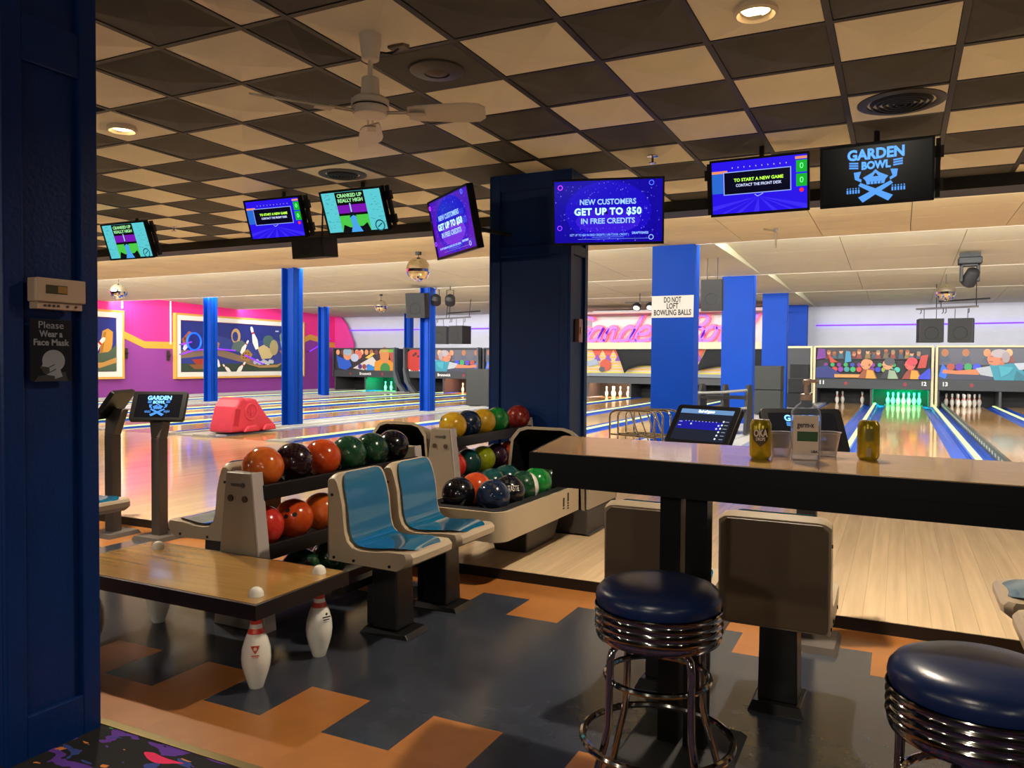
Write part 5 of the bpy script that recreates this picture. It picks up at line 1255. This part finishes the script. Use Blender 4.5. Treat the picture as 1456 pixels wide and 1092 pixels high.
# ================================================================ SEATS
m_seat_blue = M('seat_blue', '0c5f86', 0.14, noise=0.06, ns=3, coat=0.5); m_seat_shell = M('seat_shell_cream', 'b3a187', 0.38, noise=0.04, ns=5)
m_seat_back = M('seat_back_taupe', '6a5640', 0.5, noise=0.06, ns=5); m_ped = M('pedestal_black', '0c0c0d', 0.35)
INNER = [(0.035, 0.800), (0.045, 0.775), (0.060, 0.72), (0.078, 0.65), (0.085, 0.58), (0.092, 0.52), (0.108, 0.475), (0.140, 0.447), (0.19, 0.438), (0.26, 0.440), (0.34, 0.450), (0.41, 0.452), (0.455, 0.440)]
def seat_parts(t, zoff=0.0, pedestal=True):
    W2 = 0.200
    side = [(0.0, 0.375), (0.40, 0.365), (0.455, 0.385), (0.485, 0.405), (0.487, 0.435), (0.470, 0.452)] + [(x, z) for x, z in INNER[::-1][1:]] + [(0.012, 0.803), (-0.010, 0.785), (-0.004, 0.60)]
    # body: slabs across the width, corners drawn in
    b = MB(); n = len(side); st = [(-W2, 0.93), (-W2+0.02, 0.985), (-W2+0.05, 1.0), (W2-0.05, 1.0), (W2-0.02, 0.985), (W2, 0.93)]
    vs_ = []
    for (yy, k) in st:
        for (x, z) in side:
            zz = z; xx = x
            if z > 0.74: zz = 0.74+(z-0.74)*(1-(1-k)*5.5)
            if x > 0.40: xx = 0.40+(x-0.40)*(1-(1-k)*6.0)
            vs_.append((xx, yy, zz))
    fs = [tuple(range(n)), tuple(range(5*n, 6*n))[::-1]]
    for j in range(5):
        for i in range(n): a = j*n+i; c = j*n+(i+1) % n; fs.append((a, a+n, c+n, c))
    b.add(vs_, fs); b.build('shell', m_seat_shell, t, 35)
    # blue seating surface set into the shell, slightly dished
    b = MB(); nx = 8; vs_ = []; fs = []; m_ = len(INNER)
    for i, (x, z) in enumerate(INNER):
        i0, i1 = INNER[max(i-1, 0)], INNER[min(i+1, m_-1)]
        d = Vector((i1[0]-i0[0], i1[1]-i0[1])).normalized(); nrm = Vector((-d.y, d.x))
        if nrm.x < 0 and nrm.y < 0: nrm = -nrm
        if nrm.x < 0 and i < 7: nrm = -nrm
        hw = W2-0.028
        if i == 0: hw -= 0.035
        if i == 1: hw -= 0.010
        if i == m_-1: hw -= 0.06
        if i == m_-2: hw -= 0.02
        for k in range(nx+1):
            u = -1+2*k/nx; off = 0.0135-0.004*(1-u*u)
            vs_.append((x+nrm.x*off, u*hw, z+nrm.y*off-0.0))
    for i in range(m_-1):
        for k in range(nx): a = i*(nx+1)+k; fs.append((a, a+nx+1, a+nx+2, a+1))
    b.add(vs_, fs); o = b.build('pad', m_seat_blue, t, 60)
    md = o.modifiers.new('sub', 'SUBSURF'); md.levels = 1; md.render_levels = 2
    b = MB(); b.prism([(-0.185, 0.385), (0.185, 0.385), (0.193, 0.40), (0.190, 0.755), (0.170, 0.778), (-0.170, 0.778), (-0.190, 0.755), (-0.193, 0.40)], 'x', -0.018, 0.004); b.build('back_panel', m_seat_back, t, bevel=0.004)
    for s_ in (-1, 1):
        for (x, z) in ((0.03, 0.392), (0.15, 0.388), (0.36, 0.384), (0.018, 0.70)):
            q = MB(); q.cyl((x, s_*(W2-0.002), z), (x, s_*(W2+0.004), z), 0.0075, 10); q.build('bolt', m_bolt, t)
    if pedestal:
        b = MB(); b.hexa([(0.17, -0.075, 0.03), (0.32, -0.075, 0.03), (0.32, 0.075, 0.03), (0.17, 0.075, 0.03), (0.16, -0.07, 0.37), (0.31, -0.07, 0.37), (0.31, 0.07, 0.37), (0.16, 0.07, 0.37)]); b.build('post', m_ped, t, bevel=0.006)
        b = MB(); b.hexa([(0.11, -0.105, 0.0), (0.40, -0.105, 0.0), (0.40, 0.105, 0.0), (0.11, 0.105, 0.0), (0.14, -0.09, 0.035), (0.375, -0.09, 0.022), (0.375, 0.09, 0.022), (0.14, 0.09, 0.035)]); b.build('base_plate', m_ped, t, bevel=0.003)
def seat(x, y, rz, label, proto=[None], group='moulded lane seats'):
    if proto[0] is None:
        t = thing('lane_seat', label, 'seat', (x, y, 0), (0, 0, rz), group); seat_parts(t); proto[0] = t; return t
    return dup(proto[0], (x, y, 0), (0, 0, rz), label, group)
seat(-2.51, 3.26, 0, 'nearer of two blue moulded seats beside the pin-leg table')
seat(-2.51, 3.73, 0, 'farther of two blue moulded seats, beside the ball return tray')
seat(-3.235, 3.30, PI, 'blue moulded seat facing left behind the near ball rack')
seat(-4.95, 3.28, 0, 'blue moulded seat cut off by the near blue column')
seat(-0.405, 3.03, PI/2, 'taupe-backed seat behind the counter, right of its legs')
seat(-0.865, 3.03, PI/2, 'taupe-backed seat half hidden by the counter legs')
seat(0.86, 3.72, PI, 'blue seat at the right edge of the picture, farther one')
seat(0.88, 3.25, PI, 'blue seat at the right edge of the picture, nearer one')

t = thing('seat_beam', 'black floor beam running under the two blue seats', 'support beam', (-2.40, 2.98, 0))
b = MB(); b.box(-0.03, 0.03, 0, 0.98, 0.235, 0.275); b.build('bar', m_ped, t)
for yy in (0.27, 0.74):
    b = MB(); b.box(-0.02, 0.02, yy, yy+0.03, 0.0, 0.235); b.build('strut', m_ped, t)

# ================================================================ PIN-LEG TABLE
m_wood = M('table_maple', 'a97f3e', 0.2, noise=0.10, ns=3.0, stretch=(0.5, 10, 1), coat=0.5, rvar=0.05)
t = thing('coffee_table', 'low wooden table standing on bowling pins, heads poking through the top', 'table', (0, 0, 0))
b = MB(); b.box(-3.58, -2.295, 2.345, 2.905, 0.335, 0.382); b.build('top', m_wood, t)
b = MB(); x0, x1, y0, y1 = -3.595, -2.28, 2.33, 2.92
for (a, c, d, e) in ((x0, x1, y0, y0+0.016), (x0, x1, y1-0.016, y1), (x0, x0+0.016, y0+0.016, y1-0.016), (x1-0.016, x1, y0+0.016, y1-0.016)): b.box(a, c, d, e, 0.318, 0.380)
b.build('edge_band', M('table_edge', '1c1410', 0.4), t)
m_emb = M('pin_mark_red', 'd24a34', 0.5)
for (x, y) in ((-2.375, 2.43), (-2.375, 2.825), (-3.42, 2.81), (-3.42, 2.43)):
    s_ = 1.10
    o = put('leg', pin_mesh, t, (x, y, 0), (0, 0, 0.4), scale=(1.0, 1.0, s_)); o['label'] = 'white bowling pin with red neck stripes'
    if (x, y) == (-2.375, 2.43):
        p = Paint(0.0002); p.poly([(-0.018, 0.02), (0.018, 0.02), (0.012, 0.006), (0, -0.012), (-0.012, 0.006)], 'd24a34'); p.disc(0, 0.008, 0.007, 'e8e0d0', n=10); p.rect(-0.016, -0.020, 0.016, -0.016, 'd24a34'); p.rect(-0.012, -0.026, 0.012, -0.023, 'd8705c')
        p.build('emblem', pm_print, o, (0.018, -0.058, 0.155), (0.05, 0, 0.3))
    if (x, y) == (-2.375, 2.825):
        p = Paint(0.0002); p.disc(0, 0.028, 0.006, '1a1a1c', n=8); p.rect(-0.020, 0.012, 0.020, 0.018, '1a1a1c'); p.rect(-0.016, 0.002, 0.016, 0.007, '1a1a1c'); p.rect(-0.016, -0.006, 0.014, -0.004, '8a8680')
        p.build('emblem', pm_print, o, (0.046, -0.042, 0.16), (0.05, 0, 0.8))

# ================================================================ COUNTER
CTZ = 1.06
m_ctr = M('counter_maple', 'c39a68', 0.16, noise=0.14, ns=3, stretch=(0.6, 12, 1), coat=0.6, rvar=0.04)
t = thing('counter_table', 'high counter with glossy wooden top and thick black apron', 'counter', (0, 0, 0))
CX0, CX1, CY0, CY1 = -1.11, 1.9, 2.385, 2.93
ks = -0.055        # the run of the counter is turned a touch off the lane grid
def cpt(u, v, z): # u along, v across
    return (CX0+u+(-0.12)*v/0.55*1.0, CY0+v+ks*u*1.0, z)
def cbox(b, u0, u1, v0, v1, z0, z1): b.hexa([cpt(u0, v0, z0), cpt(u1, v0, z0), cpt(u1, v1, z0), cpt(u0, v1, z0), cpt(u0, v0, z1), cpt(u1, v0, z1), cpt(u1, v1, z1), cpt(u0, v1, z1)])
LU, LV = 3.0, 0.60
b = MB(); cbox(b, 0.012, LU-0.012, 0.012, LV-0.012, CTZ-0.03, CTZ); b.build('top', m_ctr, t)
for (u0, u1, v0, v1) in ((0.0, LU, 0.0, 0.012), (0.0, LU, LV-0.012, LV), (0.0, 0.012, 0.012, LV-0.012), (LU-0.012, LU, 0.012, LV-0.012)):
    b = MB(); cbox(b, u0, u1, v0, v1, CTZ-0.055, CTZ-0.002); b.build('edge_band', m_black_gloss, t)
for (u0, u1, v0, v1) in ((0.085, LU-0.085, 0.006, 0.05), (0.085, LU-0.085, LV-0.05, LV-0.006), (0.085, 0.125, 0.05, LV-0.05), (LU-0.125, LU-0.085, 0.05, LV-0.05)):
    b = MB(); cbox(b, u0, u1, v0, v1, CTZ-0.112, CTZ-0.03); b.build('apron', m_black_gloss, t)
b = MB(); b.box(-0.745, -0.672, 2.70, 2.78, 0.02, CTZ-0.03); b.build('leg', m_black_gloss, t)
b = MB(); b.box(-0.655, -0.580, 2.70, 2.78, 0.02, CTZ-0.03); b.build('leg', m_black_gloss, t)
b = MB(); b.hexa([(-0.86, 2.45, 0), (-0.47, 2.45, 0), (-0.47, 2.92, 0), (-0.86, 2.92, 0), (-0.84, 2.47, 0.022), (-0.49, 2.47, 0.022), (-0.49, 2.90, 0.022), (-0.84, 2.90, 0.022)]); b.build('base_plate', m_black, t)
for xx in (1.45, 1.56):
    b = MB(); b.box(xx, xx+0.075, 2.52, 2.60, 0.0, CTZ-0.03); b.build('leg', m_black_gloss, t)

# things on the counter
m_can = M('can_gold', 'a8941a', 0.25, metal=0.45, noise=0.25, ns=14); m_alu = M('aluminium', 'c8c4b8', 0.25, metal=1.0)
CANP = [(0.024, 0.0), (0.028, 0.003), (0.033, 0.012), (0.033, 0.105), (0.0315, 0.112), (0.027, 0.120), (0.026, 0.1225)]
def can(x, y, rz, label, logo_):
    t = thing('drink_can', label, 'drink can', (x, y, CTZ), (0, 0, rz))
    b = MB(); b.lathe(CANP, 28); b.build('body', m_can, t, 30)
    b = MB(); b.lathe([(0.026, 0.1225), (0.0262, 0.1240), (0.0235, 0.1235), (0.0225, 0.1205), (0.001, 0.1205)], 28, cap=False); b.build('lid', m_alu, t, 30)
    b = MB(); b.box(-0.007, 0.007, -0.002, 0.014, 0.1215, 0.1232); b.build('tab', m_alu, t)
    # wrapped print strips
    def wrap(a0, a1, z0, z1, m, nm='print', r=0.0334):
        q = MB(); n = 8; vs_ = []
        for k in range(n+1):
            a = a0+(a1-a0)*k/n; vs_ += [(r*math.sin(a), -r*math.cos(a), z0(k/n) if callable(z0) else z0), (r*math.sin(a), -r*math.cos(a), z1(k/n) if callable(z1) else z1)]
        q.add(vs_, [(2*k, 2*k+2, 2*k+3, 2*k+1) for k in range(n)]); q.build(nm, m, t, True)
    if logo_:
        wrap(-0.75, 0.75, lambda u: 0.062-0.022*(1-abs(2*u-1)), lambda u: 0.088+0.012*u, M('can_print_dark', '3a2414', 0.5))
        mt = M('can_letter', 'c8b8a8', 0.5)
        text('OKA', 0.030, mt, t, (0, -0.0338, 0.082), bold=0.0012, width=0.042)
        text('DROPS', 0.014, mt, t, (0, -0.0338, 0.064), bold=0.0004, width=0.028)
    else:
        wrap(-0.35, 0.35, 0.060, 0.100, M('can_print_green', '5a5a10', 0.5)); wrap(-0.25, 0.2, 0.012, 0.040, M('can_print_pale', 'a08a6a', 0.5))
can(-0.389, 2.572, 0.15, 'gold drink can with dark emblem standing left of the pump bottle', True)
can(-0.082, 2.72, 0.1, 'plain gold drink can standing alone at right on the counter', False)
def clear_mat(name, tint, body, blend):
    """thin clear plastic: see-through face on, glossy and milky towards the rims"""
    m = bpy.data.materials.new(name); m.use_nodes = True; nt = m.node_tree; bs = nt.nodes['Principled BSDF']; N = nt.nodes.new; L = nt.links.new
    bs.inputs['Base Color'].default_value = lin(body); bs.inputs['Roughness'].default_value = 0.08
    tr = N('ShaderNodeBsdfTransparent'); tr.inputs[0].default_value = lin(tint)
    lw = N('ShaderNodeLayerWeight'); lw.inputs[0].default_value = blend
    mr = N('ShaderNodeMapRange'); mr.inputs[3].default_value = 0.14; mr.inputs[4].default_value = 0.95
    mx = N('ShaderNodeMixShader'); L(lw.outputs['Facing'], mr.inputs[0]); L(mr.outputs[0], mx.inputs[0]); L(tr.outputs[0], mx.inputs[1]); L(bs.outputs[0], mx.inputs[2])
    L(mx.outputs[0], nt.nodes['Material Output'].inputs[0])
    return m
m_clear = clear_mat('clear_plastic', 'f2f2f4', 'b4aeb0', 0.35); m_gel = clear_mat('clear_gel', 'e4e8f0', 'aab0be', 0.35)
def cup(x, y, label):
    t = thing('plastic_cup', label, 'plastic cup', (x, y, CTZ))
    b = MB(); b.lathe([(0.028, 0.0), (0.029, 0.004), (0.040, 0.076), (0.043, 0.078), (0.043, 0.081), (0.0385, 0.079), (0.0275, 0.006), (0.001, 0.005)], 32, cap=False); b.add([(0.028*math.cos(2*PI*k/32), 0.028*math.sin(2*PI*k/32), 0.0) for k in range(32)], [tuple(range(32))[::-1]])
    b.build('cup_wall', m_clear, t, 50)
    b = MB(); b.ring((0, 0, 0.0795), 0.0425, 0.0018, 32, 6); b.build('lip', m_clear, t, True)
cup(-0.338, 2.655, 'clear plastic cup left of the pump bottle'); cup(-0.205, 2.735, 'clear plastic cup right of the pump bottle')
t = thing('pump_bottle', 'clear hand sanitizer pump bottle with white label on the counter', 'pump bottle', (-0.258, 2.60, CTZ), (0, 0, 0.16))
def sq(w, d, r, z, n=5): return [(p[0], p[1], z) for p in rrect(-w/2, w/2, -d/2, d/2, r, n)]
b = MB(); lv = [(0.080, 0.052, 0.018, 0.0), (0.086, 0.056, 0.020, 0.006), (0.088, 0.058, 0.020, 0.14), (0.084, 0.054, 0.024, 0.155), (0.060, 0.040, 0.018, 0.170), (0.034, 0.034, 0.0165, 0.180), (0.032, 0.032, 0.0155, 0.188)]
n = 24; vs_ = []
for (w, d, r, z) in lv: vs_ += sq(w, d, r, z)
n = len(sq(*lv[0]))
fs = [tuple(range(n))[::-1], tuple(range((len(lv)-1)*n, len(lv)*n))]
for j in range(len(lv)-1):
    for i in range(n): k = (i+1) % n; fs.append((j*n+i, j*n+k, (j+1)*n+k, (j+1)*n+i))
b.add(vs_, fs); b.build('bottle', m_gel, t, 35)
b = MB(); b.box(-0.038, 0.036, -0.0305, -0.0298, 0.020, 0.142); b.build('label', M('label_white', 'c8b8aa', 0.5), t)
b = MB(); b.box(-0.026, 0.034, -0.0312, -0.0305, 0.062, 0.092); b.build('label_band', M('label_green', '1c4a28', 0.5), t)
text('germ-x', 0.024, M('label_ink', '2a2a34', 0.5), t, (-0.002, -0.0312, 0.112), bold=0.0006, width=0.050)
text('USA', 0.010, M('label_ink'), t, (0.025, -0.0312, 0.03), bold=0.0006)
m_pump = M('pump_cream', 'c4a898', 0.4)
b = MB(); b.lathe([(0.0175, 0.188), (0.0175, 0.206), (0.010, 0.209), (0.0065, 0.210), (0.0065, 0.236), (0.011, 0.237), (0.011, 0.250), (0.006, 0.253)], 20); b.build('pump_collar', m_pump, t, True)
b = MB(); b.tube([(0.0, 0, 0.2465), (0.025, 0, 0.2475), (0.034, 0, 0.243)], 0.0055, 8); b.build('nozzle', m_pump, t, True)

# ================================================================ STOOLS
m_vinyl = M('stool_vinyl_blue', '14264e', 0.28, noise=0.06, ns=5, bump=0.03, bs=200); m_chr2 = M('chrome_dark', 'a8a4a0', 0.10, metal=1.0)
def stool(x, y, rz, label, sh=0.682):
    t = thing('bar_stool', label, 'stool', (x, y, 0), (0, 0, rz), 'chrome bar stools')
    R = 0.190
    b = MB(); b.lathe([(R-0.004, sh-0.055), (R+0.001, sh-0.035), (R-0.002, sh-0.018), (R-0.015, sh-0.002), (R-0.045, sh+0.010), (R-0.10, sh+0.015), (0.03, sh+0.016), (0.001, sh+0.016)], 48, cap=False); b.build('cushion', m_vinyl, t, 60)
    prof = []
    z = sh-0.055
    for k in range(4):
        prof += [(R+0.002, z), (R+0.004, z-0.003), (R+0.002, z-0.006), (R-0.001, z-0.009), (R-0.001, z-0.018)]; z -= 0.0215
    prof += [(R, z), (R-0.004, z-0.012), (R-0.03, z-0.014)]
    b = MB(); b.lathe(prof[::-1], 48, cap=False); b.build('chrome_band', m_chr2, t, 60)
    zb = z-0.012
    b = MB(); b.lathe([(0.001, zb), (R-0.02, zb), (R-0.02, zb+0.01)], 32, cap=False); b.build('underside', m_black, t)
    for k in range(4):
        a = PI/4+k*PI/2; ca, sa = math.cos(a), math.sin(a)
        pth = [(0.07, zb-0.004), (0.115, zb-0.006), (0.145, zb-0.012), (0.162, zb-0.028), (0.168, zb-0.055), (0.170, 0.36), (0.173, 0.28), (0.185, 0.225), (0.212, 0.15), (0.252, 0.02), (0.258, 0.0)]
        b = MB(); b.tube([(r*ca, r*sa, z_) for r, z_ in pth], 0.0115, 10); b.build('leg', m_chr2, t, True)
        b = MB(); b.cyl((0.258*ca, 0.258*sa, 0), (0.254*ca, 0.254*sa, 0.02), 0.014, 10); b.build('foot_cap', m_black, t)
    b = MB(); b.ring((0, 0, 0.405), 0.156, 0.0095, 40, 8); b.build('upper_ring', m_chr2, t, True)
    b = MB(); b.ring((0, 0, 0.215), 0.226, 0.0115, 48, 8); b.build('foot_ring', m_chr2, t, True)
    return t
stool(-0.645, 2.33, 0.09, 'chrome bar stool with dark blue cushion in front of the counter legs')
stool(0.178, 2.03, 0.44, 'chrome bar stool with dark blue cushion at the lower right corner')

# ================================================================ SCORING CONSOLES
m_con = M('console_grey', '5c544e', 0.55); m_tab = M('tablet_black', '060608', 0.4, spec=0.25)
def c_game(t, w, h, y):
    X = lambda u: -w/2+u*w
    Z = lambda v: -h/2+v*h
    p = Paint(0.0002); p.rect(-w/2, -h/2, w/2, h/2, '1a2030'); p.rect(X(0), Z(0.86), X(1), Z(1), '6a94c4'); p.rect(X(0.03), Z(0.36), X(0.86), Z(0.62), '1414a0')
    for k in range(10): p.rect(X(0.16+k*0.065), Z(0.60), X(0.175+k*0.065), Z(0.62), 'e0e4ff')
    for v in (0.58, 0.46): p.rect(X(0.05), Z(v-0.015), X(0.11), Z(v+0.005), 'c8d0ff')
    for k in range(6): p.disc(X(0.88-k*0.008), Z(0.64-k*0.11), 0.006, 'e8f0ff', n=8); p.rect(X(0.91), Z(0.63-k*0.11), X(0.98), Z(0.645-k*0.11), 'a8b0c0')
    for (u, v) in ((0.82, 0.5), (0.80, 0.40), (0.30, 0.51)): p.disc(X(u), Z(v), 0.006, 'd0d8ff', n=8)
    p.build('screen', pm_scr, t, (0, y, 0)); text('End of game', h*0.11, em('e8f0ff', 0.9), t, (0, y-0.004, Z(0.925)), bold=0.0006, width=w*0.30)
def c_idle(t, w, h, y):
    Paint().rect(-w/2, -h/2, w/2, h/2, '06070e').build('screen', pm_scr, t, (0, y, 0)); logo(t, h*0.92, y-0.001)
def console(c, yaw, tilt, label, content, post, base, zf=0.0):
    """tilted tablet on a square post"""
    t = thing('scoring_console', label, 'touch screen', (post[0], post[1], zf))
    hd = bpy.data.objects.new('tablet', None); COL.objects.link(hd); hd.parent = t; hd.location = (c[0]-post[0], c[1]-post[1], c[2]-zf); hd.rotation_euler = (tilt, 0, yaw)
    w, h = 0.40, 0.25
    b = MB(); b.prism(rrect(-w/2, w/2, -h/2, h/2, 0.02), 'y', 0.0, 0.035); b.build('case', m_tab, hd, bevel=0.004)
    content(hd, w-0.07, h-0.055, -0.001)
    Rm = Euler((tilt, 0, yaw)).to_matrix(); mid = Vector(hd.location)+Rm @ Vector((0, 0.05, -0.02))
    b = MB(); b.hexa([(-0.045, -0.04, mid.z-0.20), (0.045, -0.04, mid.z-0.20), (0.045, 0.04, mid.z-0.20), (-0.045, 0.04, mid.z-0.20), (mid.x-0.10, mid.y-0.02, mid.z), (mid.x+0.10, mid.y-0.02, mid.z), (mid.x+0.10, mid.y+0.03, mid.z), (mid.x-0.10, mid.y+0.03, mid.z)]); b.build('neck', m_con, t, bevel=0.006)
    b = MB(); b.box(-0.045, 0.045, -0.04, 0.04, 0.015, mid.z-0.20); b.build('post', m_con, t, bevel=0.006)
    b = MB(); b.hexa([(-base, -base, 0), (base, -base, 0), (base, base, 0), (-base, base, 0), (-base*0.9, -base*0.9, 0.03), (base*0.9, -base*0.9, 0.03), (base*0.9, base*0.9, 0.03), (-base*0.9, base*0.9, 0.03)]); b.build('base_plate', m_con, t)
    return t
console((-0.938, 4.20, 1.03), -0.377, -0.607, 'scoring tablet with blue end-of-game table behind the counter', c_game, (-0.91, 4.12), 0.14)
console((-0.408, 4.07, 1.038), 0.449, -0.61, 'dark scoring tablet behind the pump bottle', c_idle, (-0.39, 4.06), 0.16)
console((-5.04, 4.15, 1.008), 0.55, -0.541, 'scoring tablet with pale blue skull emblem on a grey post at left', c_idle, (-5.02, 4.14), 0.14)
console((-5.46, 4.08, 1.02), -1.05, -0.6, 'scoring tablet seen edge-on beside the near blue column', c_idle, (-5.44, 4.06), 0.14)

# ---- fit lettering to its width and turn it into plain meshes
bpy.context.view_layer.update()
for o, w in TEXTS:
    d = o.dimensions.x
    if w and d > 1e-6: o.scale.x = w/d
bpy.context.view_layer.update()
dg = bpy.context.evaluated_depsgraph_get()
for o, w in TEXTS:
    me = bpy.data.meshes.new_from_object(o.evaluated_get(dg))
    n = put('lettering', me, o.parent, o.location, o.rotation_euler)
    n.scale = o.scale
    cu = o.data
    bpy.data.objects.remove(o); bpy.data.curves.remove(cu)
